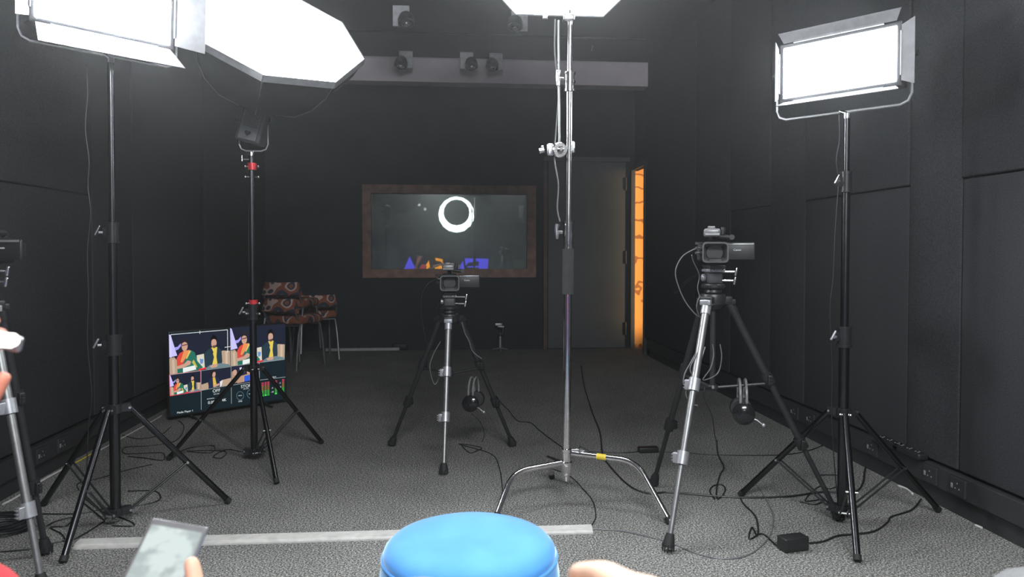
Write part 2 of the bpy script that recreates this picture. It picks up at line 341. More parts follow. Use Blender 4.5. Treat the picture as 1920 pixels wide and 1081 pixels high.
# ================================================================== LED panels with barn doors
def led_panel(name, label, c, right, up, w_, h_, power, flaps, yoke_pt, cord=None):
    """right/up span the glowing face seen from its front; n points out of it"""
    right = V(right).normalized(); n = right.cross(V(up)).normalized(); up = n.cross(right).normalized(); c = V(c)
    R = Matrix((right, up, n)).transposed()
    root = empty(name, yoke_pt, label, 'studio light', 'flat panel lights on stands')
    def bx(cc, s, **k): return c + right * cc[0] + up * cc[1] + n * cc[2], s
    m = MB(); m.box(c - n * .035, (w_ + .04, h_ + .04, .06), R, bev=.006)
    for k in range(9): m.box(c - n * .075 + right * (w_ * (k - 4) / 10), (.008, h_ * .8, .02), R)
    m.box(c - n * .085, (w_ * .34, h_ * .5, .03), R, bev=.006)
    m.obj('housing', HOUSE, root)
    MB().box(c - n * .003, (w_, h_, .006), R, bev=.001).obj('diffuser', emis(name + '_glow_' + str(power), (.90, .96, 1), power), root, smooth=False)
    for side, (ang, ln) in flaps.items():
        d, half, along, span = {'top': (up, h_ / 2 + .02, right, w_), 'bottom': (-up, h_ / 2 + .02, right, w_), 'left': (-right, w_ / 2 + .02, up, h_), 'right': (right, w_ / 2 + .02, up, h_)}[side]
        a = math.radians(ang); out = d * math.cos(a) + n * math.sin(a); p0 = c + d * half
        s0, s1 = span / 2 - .0, span / 2 + .02
        q = [p0 - along * s0, p0 + along * s0, p0 + along * s1 + out * ln, p0 - along * s1 + out * ln]
        m = MB().prism(q, out.cross(along).normalized() * .003)
        m.tube([p0 - along * s0 * .8, p0 + along * s0 * .8], .006, 8); m.obj('barn_door', BARN, root, smooth=False)
    # yoke: a U bracket round the housing down to the stand
    e = w_ / 2 + .045; z = -h_ / 2 - .085; q = c - n * .04
    path = [q + right * (-e), q + right * (-e) + up * (z + .04), q + right * (-e + .012) + up * (z + .012), q + right * (-e + .04) + up * z, q + right * (e - .04) + up * z, q + right * (e - .012) + up * (z + .012), q + right * e + up * (z + .04), q + right * e]
    m = MB().tube(path, .0055, 10); m.obj('yoke', GREYM, root)
    for s_ in (-1, 1):
        MB().lathe([(.012, 0), (.016, .004), (.016, .014), (.01, .02)], q + right * (e * s_) , right * s_, 12).obj('tilt_knob', BLACK, root)
    b = q + up * z
    MB().tube([b + V((0, 0, .005)), V(yoke_pt)], .008, 12).obj('spigot', NICKEL, root)
    return root
def light_stand(name, label, feet, base, top, joints, rad, br_z, group, sleeve_from=None):
    """feet: three floor points; base->top: the pole; joints: heights of clamp collars"""
    base = V(base); top = V(top)
    root = empty(name, (base.x, base.y, 0), label, 'light stand', group)
    ax = (top - base).normalized(); H = lambda z: base + (top - base) * ((z - base.z) / (top.z - base.z))
    zs = [base.z] + list(joints) + [top.z]
    for i in range(len(zs) - 1):
        r = rad * (1 - .2 * i)
        MB().tube([H(zs[i]), H(zs[i + 1])], r, 20).obj('pole_section', SATIN, root)
    for i, z in enumerate(joints):
        r = rad * (1 - .2 * i)
        c = MB().tube([H(z - .05), H(z + .025)], r * 1.35, 20); c.tube([H(z - .055), H(z - .045)], r * 1.5, 20); c.tube([H(z + .02), H(z + .03)], r * 1.48, 20)
        c.box(H(z - .012) - V((r * 1.6, .0, 0)), (r * 1.2, r * 1.2, .035), bev=.002)
        col = c.obj('clamp_collar', BLACK, root)
        k = MB(); p = H(z - .012) + V((-r * 2.1, -r * .6, 0)); k.tube([p + V((.0, 0, 0)), p + V((-.012, -.008, 0))], .006, 10)
        k.box(p + V((-.016, -.01, .008)), (.008, .01, .044), Matrix.Rotation(.5, 3, 'Y'), bev=.003); k.obj('clamp_knob', NICKEL if i else GREYM, col)
    MB().tube([top, top + ax * .02], rad * .7, 16).obj('top_cap', NICKEL, root)
    br = H(br_z); m = MB(); m.tube([br + V((0, 0, -.018)), br + V((0, 0, .018))], rad * 1.45, 18)
    lo = H(base.z); m2 = MB(); m2.tube([lo, lo + V((0, 0, .03))], rad * 1.4, 18)
    for f in feet:
        f = V(f); d = V((f.x - base.x, f.y - base.y, 0)).normalized(); sd = d.cross(V((0, 0, 1)))
        for mm, o in ((m, br), (m2, lo + V((0, 0, .015)))):
            for s_ in (-1, 1): mm.box(o + d * (rad * 1.9) + sd * s_ * rad * .75, (.04, .003, .03), Matrix((d, sd, V((0, 0, 1)))).transposed())
        hi = br + d * rad * 2.6; ft = f + V((0, 0, rad * .5))
        leg = MB().tube([hi, hi + (ft - hi) * .97], rad * .62, 14).obj('leg', SATIN, root)
        MB().tube([hi + (ft - hi) * .965, hi + (ft - hi) * 1.0], rad * .72, 14).obj('foot_cap', RUBBER, leg)
        mid = hi + (ft - hi) * .56; q = lo + V((0, 0, .015)) + d * rad * 2.6
        bb = MB()
        for s_ in (-1, 1): bb.tube([q + sd * s_ * rad * .65, mid + sd * s_ * rad * .65], .0042, 8)
        bb.obj('brace', BLACK, root)
        for p in (hi, mid, q):
            MB().tube([p - sd * rad * 1.05, p + sd * rad * 1.05], .005, 10).obj('pivot_bolt', NICKEL, root)
    m.obj('leg_bracket', BLACK, root); m2.obj('brace_bracket', BLACK, root)
    return root
# --- right stand and panel
fR = [F(1608, 1056), F(1388, 931), F(1760, 960)]
bR = F(1579, 960, .045); YR = bR.y
TR_ = W(1588, 222, YR)
light_stand('light_stand', 'tall black light stand with spread legs under the right-hand panel light', fR, bR, TR_, [W(1584, 625, YR).z, W(1584, 335, YR).z], .0205, W(1578, 772, YR).z, 'black light stands')
lp = led_panel('led_panel_light', 'glowing flat panel light with four barn doors by the right wall', W(1569, 120, YR), V((.264, -.32, 0)), (0, 0, 1), .45, .212, P_RIGHT,
    {'top': (14, .045), 'bottom': (60, .035), 'left': (100, .05), 'right': (10, .05)}, TR_ + V((0, 0, .02)))
# --- left stand and panel
fL = [F(118, 1058), F(430, 944), F(82, 948)]
bL = F(217, 965, .04); YL = bL.y; TL_ = W(207, 118, YL)
light_stand('light_stand', 'tall black light stand nearest the left wall, beside the phone', fL, bL, TL_, [W(212, 640, YL).z, W(209, 430, YL).z], .0205, W(214, 765, YL).z, 'black light stands')
lc = (W(72, 40, 2.9) + W(318, 84, 3.24)) / 2
lright = (W(318, 84, 3.24) - W(72, 40, 2.9)); lright.z = 0
led_panel('led_panel_light', 'glowing white flat panel light with barn doors at the top left corner', lc + V((0, 0, .17)), lright, (0, -.10, 1), .50, .32, P_LEFT,
    {'top': (45, .12), 'bottom': (50, .13), 'left': (50, .10), 'right': (35, .12)}, TL_ + V((0, 0, .02)))

# ================================================================== octagonal softboxes
def softbox(name, label, c, n, p, R, depth, power, mount, root_loc, cat='softbox', lean=V((0, 0, 0))):
    c = V(c); n = V(n).normalized(); p = (V(p) - n * V(p).dot(n)).normalized(); q = n.cross(p)
    root = empty(name, root_loc, label, cat)
    vs = [c + (p * math.cos(math.pi * k / 4) + q * math.sin(math.pi * k / 4)) * R for k in range(8)]
    fm = MB(); ct = c + n * .02; fm.add(vs + [ct], [(k, (k + 1) % 8, 8) for k in range(8)])
    fm.obj('front_diffuser', emis(name + '_glow' + str(power), (.92, .97, 1), power), root, smooth=False)
    ed = MB()
    for k in range(8): ed.prism([vs[k] + n * .004, vs[(k + 1) % 8] + n * .004, vs[(k + 1) % 8] - n * .03, vs[k] - n * .03], (vs[k] - c).normalized() * .006)
    ed.obj('rim', mat('softbox_rim_fabric', (.22, .22, .23), .8), root, smooth=False)
    # shell: rings that shrink towards the mount along a curved profile
    rows = []; prof = [(1, 0), (.93, .25), (.80, .5), (.58, .75), (.30, .93), (.13, 1)]
    for (s_, t_) in prof:
        cc = c.lerp(V(mount), t_) - n * .0; rows.append([cc + (v - c) * s_ for v in vs])
    sh = MB(); al = [x for r in rows for x in r]; fs = []
    for i in range(len(rows) - 1):
        for k in range(8): fs.append((i * 8 + k, i * 8 + (k + 1) % 8, (i + 1) * 8 + (k + 1) % 8, (i + 1) * 8 + k))
    sh.add(al, fs); sh.obj('shell', SOFTBL, root, ang=20)
    for k in range(8):
        MB().tube([r[k] + (r[k] - c).normalized() * .003 for r in rows], .0028, 6).obj('rod', mat('rod_grey', (.2, .2, .21), .4, .5), root)
    return root
Y2 = F(477, 850, .04).y
cam_r = CM @ V((1, 0, 0)); cam_u = CM @ V((0, 1, 0)); cam_f = CM @ V((0, 0, -1))
def camdir(x, y, z): return cam_r * x - cam_u * y + cam_f * z
oc = W(502, 57, Y2 - .16); head_c = W(477, 237, Y2)
softbox('octagonal_softbox', 'large glowing octagonal softbox tilted up on a lamp head at upper left', V((-.827, 3.72, 2.206)), V((.3515, -.6177, .7035)), V((.935, .2706, -.2295)), .4446, .45, P_OCTA, W(484, 196, Y2), W(484, 196, Y2))
# lamp head carrying the softbox
st2_top = W(471, 292, Y2)
hd = empty('spotlight_head', st2_top + V((0, 0, .02)), 'black lamp head with honeycomb vent in a U bracket behind the tilted softbox', 'studio light')
ax = (W(486, 205, Y2) - W(469, 270, Y2)).normalized(); sx_ = ax.cross(V((0, 1, 0))).normalized(); sx_ = (cam_r - ax * cam_r.dot(ax)).normalized(); fn = sx_.cross(ax).normalized()
if fn.y > 0: fn = -fn
Rh = Matrix((sx_, ax, sx_.cross(ax))).transposed()
MB().box(head_c, (.135, .185, .12), Rh, bev=.014).obj('housing', HOUSE, hd)
hv = MB(); hv.box(head_c + fn * .062, (.095, .165, .006), Rh, bev=.002)
hv.obj('vent_plate', VENT, hd)
hx = MB()
for i in range(11):
    for j in range(9):
        if i * .0095 > .092: break
        p = head_c + fn * .066 + ax * (.068 - i * .0088) + sx_ * (-.036 + j * .009 + (.0045 if i % 2 else 0)); hx.lathe([(.0032, 0), (.0032, .0012)], p, fn, 6)
hx.obj('vent_holes', BLACK, hd)
hp = []
for k in range(24):
    t_ = 2 * math.pi * k / 24; X = 16 * math.sin(t_) ** 3; Yh = 13 * math.cos(t_) - 5 * math.cos(2 * t_) - 2 * math.cos(3 * t_) - math.cos(4 * t_)
    hp.append(head_c + fn * .066 - ax * .048 + (sx_ * X + ax * Yh) * .0011)
MB().prism(hp, fn * .0012).obj('heart_mark', BLACK, hd, smooth=False)
MB().tube([head_c - ax * .0925 - sx_ * .05 + fn * .055, head_c - ax * .0925 + sx_ * .05 + fn * .055], .003, 8).obj('edge_trim', NICKEL, hd)
MB().tube([head_c + ax * .09, head_c + ax * .13], [.06, .055], 20).obj('mount_ring', HOUSE, hd)
yl, yr_, yb_ = W(448, 225, Y2), W(502, 225, Y2), W(475, 283, Y2)
def U(a, b, bot, r=.02):
    return [a, V((a.x, a.y, bot.z + r)), V((a.x + r * .3, a.y, bot.z + r * .3)), V((a.x + r, a.y, bot.z)), V((b.x - r, b.y, bot.z)), V((b.x - r * .3, b.y, bot.z + r * .3)), V((b.x, b.y, bot.z + r)), b]
MB().tube(U(yl, yr_, yb_, .035), .0042, 8).obj('yoke', GREYM, hd)
for e_, s_ in ((yl, -1), (yr_, 1)): MB().tube([e_ - V((s_ * .02, 0, 0)), e_ + V((s_ * .016, 0, 0))], .013, 12).obj('tilt_knob', BLACK, hd)
MB().tube([yb_, st2_top + V((0, 0, .0))], .008, 10).obj('spigot', NICKEL, hd)
f2 = [F(519, 909), F(604, 832), F(315, 863)]
b2 = F(477, 850, .04)
s2 = light_stand('light_stand', 'slimmer black stand with red rings standing in front of the monitor', f2, b2, st2_top, [W(475, 580, Y2).z], .0185, W(474, 690, Y2).z, 'black light stands')
for (px, py) in ((475, 568), (473, 312)):
    p = W(px, py, Y2); MB().tube([p - V((0, 0, .018)), p + V((0, 0, .018))], .0225, 16).obj('red_ring', RED, s2)
    for dz in (.0, -.055):
        s_m = MB()
        for d in (-1, 1): s_m.sph(p + V((d * .034, -.012, dz)), .0075, 10); s_m.tube([p + V((d * .015, -.008, dz)), p + V((d * .034, -.012, dz))], .004, 8)
        s_m.obj('clamp_screw', NICKEL, s2)
MB().tube([st2_top - V((0, 0, .07)), st2_top], .012, 14).obj('spigot_socket', NICKEL, s2)
MB().tube([st2_top + V((-.01, -.01, -.02)), st2_top + V((-.045, -.012, -.018))], .004, 8).tube([st2_top + V((-.045, -.012, -.03)), st2_top + V((-.045, -.012, -.0))], .004, 8).obj('lock_lever', NICKEL, s2)

# ================================================================== chrome century stand with overhead lamp
bC = F(1062, 872, .17); YC = bC.y
topC = W(1069, 42, YC)
cs = empty('century_stand', (bC.x, bC.y, 0), 'tall shiny chrome stand with bent turtle legs and grey foam grip', 'light stand')
HC = lambda py: bC + (topC - bC) * ((py - 872) / (42 - 872))
for i, (a, b, r) in enumerate(((884, 428, .0175), (428, 150, .0145), (150, 42, .0115))):
    MB().tube([HC(a), HC(b)], r, 24).obj('pole_section', CHROME, cs)
MB().tube([HC(548), HC(463)], .0255, 24).obj('foam_grip', FOAM, cs)
for (y0, y1, yl_) in ((463, 412, 432), (170, 134, 148)):
    m = MB().tube([HC(y0), HC(y1)], .0215, 24)
    for yy in (y0 - 2, (y0 + y1) / 2, y1 + 2): m.tube([HC(yy + 2), HC(yy - 2)], .0255, 24)
    col = m.obj('clamp_collar', CHROME, cs)
    p = HC(yl_) + V((-.03, -.01, 0)); k = MB().tube([p, p + V((-.022, -.006, 0))], .008, 12)
    k.tube([p + V((-.024, -.008, -.03)), p + V((-.024, -.008, -.008)), p + V((-.027, -.008, .01)), p + V((-.022, -.008, .035))], [.007, .01, .008, .011], 12); k.obj('t_handle', NICKEL, col)
# turtle base: hub and three bent legs
hub = MB(); hub.lathe([(.018, -.03), (.023, -.026), (.023, .0), (.026, .005), (.026, .03), (.022, .035), (.022, .075), (.026, .078), (.026, .09), (.02, .092)], HC(878), (0, 0, 1), 24)
hub.tube([HC(878) + V((0, 0, -.055)), HC(878)], .010, 16); hub.obj('base_hub', CHROME, cs)
MB().tube([HC(842) + V((.02, -.02, 0)), HC(842) + V((.05, -.03, .004))], .008, 10).tube([HC(842) + V((.05, -.035, .014)), HC(842) + V((.09, -.03, -.002))], [.012, .008], 10).obj('base_lever', NICKEL, cs)
hz = HC(862)
def bent(px_list, foot, ys):
    return None
def bent_leg(A, K, foot, rb=.075, n=12):
    A, K, Z = V(A), V(K), V(foot) + V((0, 0, .012)); a = K + (A - K).normalized() * rb; b = K + (Z - K).normalized() * rb
    arc = [a * (1 - t_) ** 2 + K * 2 * t_ * (1 - t_) + b * t_ ** 2 for t_ in [k / n for k in range(n + 1)]]
    return [A, A.lerp(a, .5)] + arc + [b.lerp(Z, .5), Z]
K1 = W(1193, 864, hz.y - .14); K2 = W(962, 884, hz.y - .045)
L1 = bent_leg(W(1072, 849, hz.y - .02), K1, F(1256, 983)); L2 = bent_leg(W(1054, 867, hz.y - .01), K2, F(930, 975))
L3 = bent_leg(hz + V((-.0, .03, -.03)), hz + V((-.055, .25, -.05)), F(1035, 897), .05)
for L in (L1, L2, L3):
    pts = L
    lg = MB().tube(pts, .0125, 16).obj('leg', CHROME, cs)
    MB().tube([pts[-1] + (pts[-2] - pts[-1]).normalized() * .022, pts[-1] + V((0, 0, -.006))], .0145, 14).obj('foot_cap', RUBBER, lg)
dd = (K1 - L1[0]).normalized(); yt = L1[0] + dd * .125
MB().tube([yt - dd * .012, yt + dd * .03], .0135, 16).obj('yellow_tape', mat('yellow_tape', (.75, .55, .05), .5), cs)
# grip arm beside the pole
arm = empty('grip_arm', HC(282) + V((-.045, 0, 0)), 'thin chrome rod with grip head clamped beside the chrome stand pole', 'grip arm')
ga = W(1049, 285, YC); gb_ = W(1047, 38, YC)
MB().tube([ga, gb_], .0058, 14).obj('rod', mat('dark_steel_rod', (.22, .22, .22), .35, 1), arm)
g = MB(); g.lathe([(.030, -.012), (.034, -.008), (.034, .008), (.030, .012)], W(1049, 282, YC) + V((0, -.012, 0)), (0, 1, 0), 24); g.lathe([(.012, 0), (.014, .01), (.008, .02)], W(1049, 282, YC) + V((0, -.03, 0)), (0, -1, 0), 12); g.obj('grip_head', CHROME, arm)
g = MB(); g.box(W(1031, 281, YC), (.03, .045, .055), bev=.008); g.tube([W(1020, 281, YC), W(1011, 283, YC)], .013, 12); g.box(W(1017, 275, YC), (.012, .02, .01), bev=.003); g.obj('clamp_body', NICKEL, arm)
MB().tube([W(1056, 283, YC), W(1076, 281, YC)], .006, 12).box(W(1074, 276, YC) , (.014, .03, .05), bev=.004).obj('clamp_screw', NICKEL, arm)
# overhead softbox on the chrome stand
oy = YC - .12; mc = W(1058, -190, oy)
sb = softbox('octagonal_softbox', 'glowing octagonal softbox on the chrome stand cut by the top edge', mc, camdir(-.06, .30, -.95), camdir(math.cos(math.radians(22)), .4, .1), .50, .35, P_MID, mc - camdir(-.06, .30, -.95) * .32 , topC + V((0, 0, .02)))
bt_ = W(1062, 30, YC - .02)
m = MB().box(W(1066, 34, YC), (.05, .05, .03), bev=.006); m.tube([W(1069, 48, YC), W(1069, 28, YC), mc - camdir(-.06, .30, -.95) * .32], .012, 12); m.obj('bracket', NICKEL, sb)
MB().box(W(1022, 30, YC), (.02, .02, .028), bev=.003).obj('tilt_lever', NICKEL, sb)

# ================================================================== camcorders and tripods
def tripod(name, label, feet, apex, headz, group, spreader=True, rad=.0135, spans=(.36, .66), cdir=None):
    apex = V(apex); root = empty(name, (apex.x, apex.y, 0), label, 'tripod', group)
    c = MB(); c.lathe([(.03, -.05), (.05, -.03), (.055, .0), (.05, .012)], apex, (0, 0, 1), 24)
    for f in feet:
        f = V(f); d = V((f.x - apex.x, f.y - apex.y, 0)).normalized(); sd = d.cross(V((0, 0, 1))); B = Matrix((d, sd, V((0, 0, 1)))).transposed()
        c.box(apex + d * .05 + V((0, 0, -.012)), (.05, .05, .03), B, bev=.005)
    c.obj('spider', DARKPL, root)
    mids = []
    for fi, f in enumerate(feet):
        lm, jm = (SILVER_AND_LIT, GREYM) if fi == 0 else (LEGM, DARKPL)  # front leg and joints paler: light falling on them put into the colour
        f = V(f); d = V((f.x - apex.x, f.y - apex.y, 0)).normalized(); sd = d.cross(V((0, 0, 1)))
        hi = apex + d * .065 + V((0, 0, -.02)); ft = f + V((0, 0, .02)); D = ft - hi; a = D.normalized()
        leg = MB().tube([hi, hi + D * spans[0]], rad * 1.15, 16).tube([hi + D * spans[0], hi + D * spans[1]], rad, 16).tube([hi + D * spans[1], hi + D * .96], rad * .8, 16).obj('leg', lm, root)
        if fi == 0: leg['label'] = 'front leg with lamp sheen in its colour'
        MB().tube([hi - a * .005, hi + a * .05], rad * 1.45, 16).box(hi, (.05, .045, .022), Matrix((d, sd, V((0, 0, 1)))).transposed(), bev=.004).obj('leg_socket', jm, leg)
        for sp in spans:
            p = hi + D * sp; lk = MB().tube([p - a * .028, p + a * .022], rad * 1.7, 16); lk.box(p + sd * rad * 1.9 , (.02, .022, .04), Matrix((d, sd, V((0, 0, 1)))).transposed(), bev=.003)
            for z in (-.012, 0, .012): lk.box(p + sd * rad * 2.6 + V((0, 0, z)), (.012, .016, .004), Matrix((d, sd, V((0, 0, 1)))).transposed())
            lk.obj('leg_lock', jm, leg)
        ftm = MB().tube([hi + D * .95, hi + D * .975, ft + V((0, 0, -.004))], [rad * 1.1, rad * 1.5, rad * 1.7], 14)
        for k in range(10):
            t_ = 2 * math.pi * k / 10; ftm.box(ft + V((math.cos(t_) * rad * 1.6, math.sin(t_) * rad * 1.6, 0)), (.004, .004, .026))
        ftm.obj('rubber_foot', RUBBER, leg)
        mids.append(hi + D * (spans[0] + .02))
    if spreader:
        z = min(m_.z for m_ in mids) - .02; ctr = V((apex.x, apex.y, z)); s_ = MB()
        s_.lathe([(.02, -.01), (.025, 0), (.02, .012)], ctr, (0, 0, 1), 14)
        for m_ in mids: s_.tube([ctr, m_], .0065, 8); s_.sph(m_, .015, 8)
        s_.obj('spreader', DARKPL, root)
        MB().tube([apex + V((0, 0, -.04)), ctr + V((0, 0, .0))], .012, 12).obj('centre_column', LEGM, root)
    return root

def video_head(label, apex, yaw, group, s=1.0):
    """fluid head: bowl, pan disc with teeth, tilt block, plate, handle, knobs"""
    A = V(apex); R = Matrix.Rotation(yaw, 3, 'Z'); root = empty('fluid_head', A, label, 'tripod head', group); T = lambda x, y, z: A + R @ V((x, y, z))
    MB().lathe([(.03, .012), (.036, .02), (.03, .035)], A, (0, 0, 1), 24).obj('bowl', DARKPL, root)
    m = MB().lathe([(.042, .035), (.046, .04), (.046, .05), (.042, .055)], A, (0, 0, 1), 28)
    for k in range(28):
        t_ = 2 * math.pi * k / 28; m.box(A + V((math.cos(t_) * .047, math.sin(t_) * .047, .045)), (.004, .004, .009), Matrix.Rotation(t_, 3, 'Z'))
    m.obj('pan_disc', DARKPL, root)
    MB().box(T(0, 0, .08), (.062, .075, .05), R, bev=.008).obj('tilt_block', HOUSE, root)
    sp = MB()
    for k in range(6): sp.box(T(-.027 + k * .011, -.045, .113), (.005, .022, .018), R, bev=.001)
    sp.box(T(0, 0, .110), (.075, .10, .012), R, bev=.003); sp.obj('counterbalance_fins', GREYM, root)
    MB().box(T(0, .0, .125), (.065, .14, .014), R, bev=.003).obj('quick_release_plate', DARKPL, root)
    for (x, z, L) in ((.05, .068, .03), (.055, .105, .03)):
        MB().tube([T(x - .02, 0, z), T(x + L, -.01, z)], .005, 10).box(T(x + L + .006, -.012, z), (.01, .012, .034), R @ Matrix.Rotation(.2, 3, 'Y'), bev=.003).obj('lock_knob', NICKEL, root)
    MB().lathe([(.013, 0), (.015, .004), (.015, .012), (.011, .016)], T(-.033, -.0, .08), R @ V((-1, 0, 0)), 12).obj('drag_knob', GREYM, root)
    MB().tube([T(-.035, .04, .12), T(-.07, .2, .05), T(-.09, .32, .0)], .007, 10).obj('pan_handle', SATIN, root)
    return root
def camcorder(label, base, yaw, group, lcd=True):
    """lens points towards -Y after yaw 0 (towards the photographer)"""
    A = V(base); R = Matrix.Rotation(yaw, 3, 'Z'); root = empty('camcorder', A, label, 'video camera', group); T = lambda x, y, z: A + R @ V((x, y, z))
    MB().box(T(0, .06, .052), (.082, .19, .092), R, bev=.014).box(T(0, .19, .055), (.05, .09, .06), R, bev=.01).obj('body', DARKPL, root)
    MB().lathe([(.036, 0), (.038, .01), (.038, .06), (.032, .065)], T(0, -.025, .052), R @ V((0, -1, 0)), 28).obj('lens_barrel', DARKPL, root)
    gm = mat('lens_glass', (.01, .012, .02), .05, .0, spec=1); MB().lathe([(.027, 0), (.024, .004), (.012, .009), (.002, .011)], T(0, -.078, .052), R @ V((0, -1, 0)), 24).obj('lens_glass', gm, root)
    # rectangular hood: outer shell with rounded lip and deep inside
    h = MB(); w0, h0, w1, h1 = .082, .062, .098, .078
    def rr(w_, h_, y, r=.012, n=4):
        out = []
        for (cx, cz, a0) in ((w_ / 2 - r, h_ / 2 - r, 0), (-w_ / 2 + r, h_ / 2 - r, 90), (-w_ / 2 + r, -h_ / 2 + r, 180), (w_ / 2 - r, -h_ / 2 + r, 270)):
            for k in range(n + 1):
                a = math.radians(a0 + 90 * k / n); out.append(T(cx + r * math.cos(a), y, .052 + cz + r * math.sin(a)))
        return out
    rings = [rr(w0, h0, -.07), rr(w1, h1, -.135, .014), rr(w1 + .004, h1 + .004, -.14, .015), rr(w1 - .008, h1 - .008, -.14, .012), rr(w0 - .016, h0 - .012, -.085)]
    N = len(rings[0]); fs = []
    for i in range(4):
        for k in range(N): fs.append((i * N + k, i * N + (k + 1) % N, (i + 1) * N + (k + 1) % N, (i + 1) * N + k))
    h.add([x for r in rings for x in r], fs); h.obj('lens_hood', mat('hood_plastic', (.07, .07, .072), .35), root)
    MB().box(T(0, -.12, .021), (.055, .02, .014), R @ Matrix.Rotation(.5, 3, 'X'), bev=.004).obj('hood_shutter', HOUSE, root)
    MB().tube([T(-.0, -.02, .10), T(0, -.01, .115), T(0, .02, .120), T(0, .12, .120), T(0, .15, .112), T(0, .155, .10)], .011, 12).obj('carry_handle', DARKPL, root)
    mu = MB().box(T(-.008, -.025, .133), (.066, .05, .034), R, bev=.009); mu.tube([T(-.036, -.052, .124), T(.02, -.052, .124)], .007, 10); mu.box(T(-.01, -.02, .153), (.03, .04, .014), R, bev=.004); mu.obj('handle_unit', mat('handle_unit_grey', (.16, .16, .165), .3, .2), root)
    MB().tube([T(.033, -.03, .125), T(.038, -.03, .155)], .010, 12).tube([T(.02, -.02, .118), T(.07, -.03, .112)], .010, 12).tube([T(.07, -.05, .114), T(.07, .05, .114)], .011, 12).obj('microphone_holder', DARKPL, root)
    if lcd:
        l = MB().box(T(.108, .0, .055), (.115, .012, .068), R, bev=.005); l.tube([T(.05, .0, .085), T(.162, .0, .085)], .008, 12); l.obj('screen_flap', DARKPL, root)
        fl = MB().box(T(.107, -.007, .085), (.106, .003, .008), R, bev=.001).obj('flap_edge', mat('flap_edge_grey', (.3, .3, .3), .3, .5), root)
        text('brand_lettering', 'Canon', T(.095, -.0075, .062), R @ V((1, 0, 0)), (0, 0, 1), .0115, mat('white_lettering', (.8, .8, .8), .5), root)
    MB().box(T(-.052, .06, .05), (.02, .12, .07), R, bev=.01).obj('hand_strap', SOFTBL, root)
    j = MB(); 
    for z in (.09, .07, .05): j.tube([T(-.045, -.01, z), T(-.072, -.03, z)], .006, 10)
    j.obj('cable_plugs', NICKEL, root)
    return root
def headphones(label, top, yaw, s=1.0, group='headsets hung on tripods'):
    A = V(top); R = Matrix.Rotation(yaw, 3, 'Z'); root = empty('headset', A, label, 'headphones', group); T = lambda x, y, z: A + R @ V((x * s, y * s, z * s))
    for dx in (-.012, .012):
        pts = [T(dx * 1.2, math.sin(a) * .075, -.075 + math.cos(a) * .09) for a in [math.radians(x) for x in range(-100, 101, 20)]]
        MB().tube(pts, .0055, 8).obj('headband', mat('headband_grey', (.18, .18, .18), .35), root)
    for sgn in (-1, 1):
        c = T(.0, sgn * .068, -.14); ax_ = R @ V((0, sgn, 0))
        cp = MB().lathe([(.02, -.002), (.04, 0), (.046, .008), (.044, .022), (.03, .032), (.008, .035)], c, ax_, 28).obj('ear_cup', mat('glossy_black_cup', (.012, .012, .013), .15), root)
        MB().lathe([(.024, -.022), (.036, -.022), (.043, -.014), (.043, -.004), (.036, 0)], c, ax_, 28).obj('ear_pad', FOAM, cp)
        MB().tube([T(.0, sgn * .075, -.09), T(.0, sgn * .084, -.12)], .012, 8).obj('hinge', BLACK, root)
    c = T(0, -.075, -.15); MB().tube([c, T(.06, -.09, -.165), T(.085, -.09, -.185)], .0028, 8).sph(T(.09, -.09, -.188), .0085, 10).obj('boom_microphone', GREYM, root)
    return root
# right rig
fT = [F(1253, 1034), F(1226, 911), F(1572, 976)]
yT = (fT[0].y + fT[1].y + fT[2].y) / 3
apT = W(1337, 556, yT - .02)
tripod('video_tripod', 'tripod under the right camera, a headset hanging from its spreader', fT, apT, 0, 'video tripods')
video_head('fluid video head under the right camera', apT, -.1, 'fluid heads')
cb = W(1330, 494, apT.y); cb = V((apT.x - .015, apT.y, apT.z + .133))
camcorder('black camcorder with wide hood and open screen, right of the chrome stand', V((apT.x, apT.y, max(cb.z, 0))), -.30, 'camcorders')
headphones('black headset with boom microphone hanging on the right tripod', W(1392, 716, apT.y), -.30, .85)
# centre rig
fM = [F(832, 890), F(735, 836), F(961, 837)]
yM = sum(f.y for f in fM) / 3 - .0
apM = W(843, 592, yM - .02)
tripod('video_tripod', 'tripod in the middle of the room under the smaller-looking camera', fM, apM, 0, 'video tripods')
video_head('fluid video head under the middle camera', apM, 0, 'fluid heads')
camcorder('black camcorder below the window, farther from the viewer', V((apM.x, apM.y, apM.z + .133)), 0.0, 'camcorders')
headphones('black headset hanging on the middle tripod over the carpet', W(888, 711, apM.y), -.30, .85)
# left rig, mostly outside the picture
fK = [F(80, 1112), F(86, 1040), F(-150, 1010)]
apK = W(-40, 566, 2.66)
tripod('video_tripod', 'tripod cut by the left edge, front leg nearest the viewer coloured as if lit', fK, apK, 0, 'video tripods', spans=(.36, .73))
video_head('fluid video head on the tripod cut by the left edge', apK, .2, 'fluid heads')
cL = camcorder('black camcorder at the left edge, only its screen flap in view', V((apK.x - .012, apK.y, W(20, 499, 2.6).z + .0)), -.1, 'camcorders')

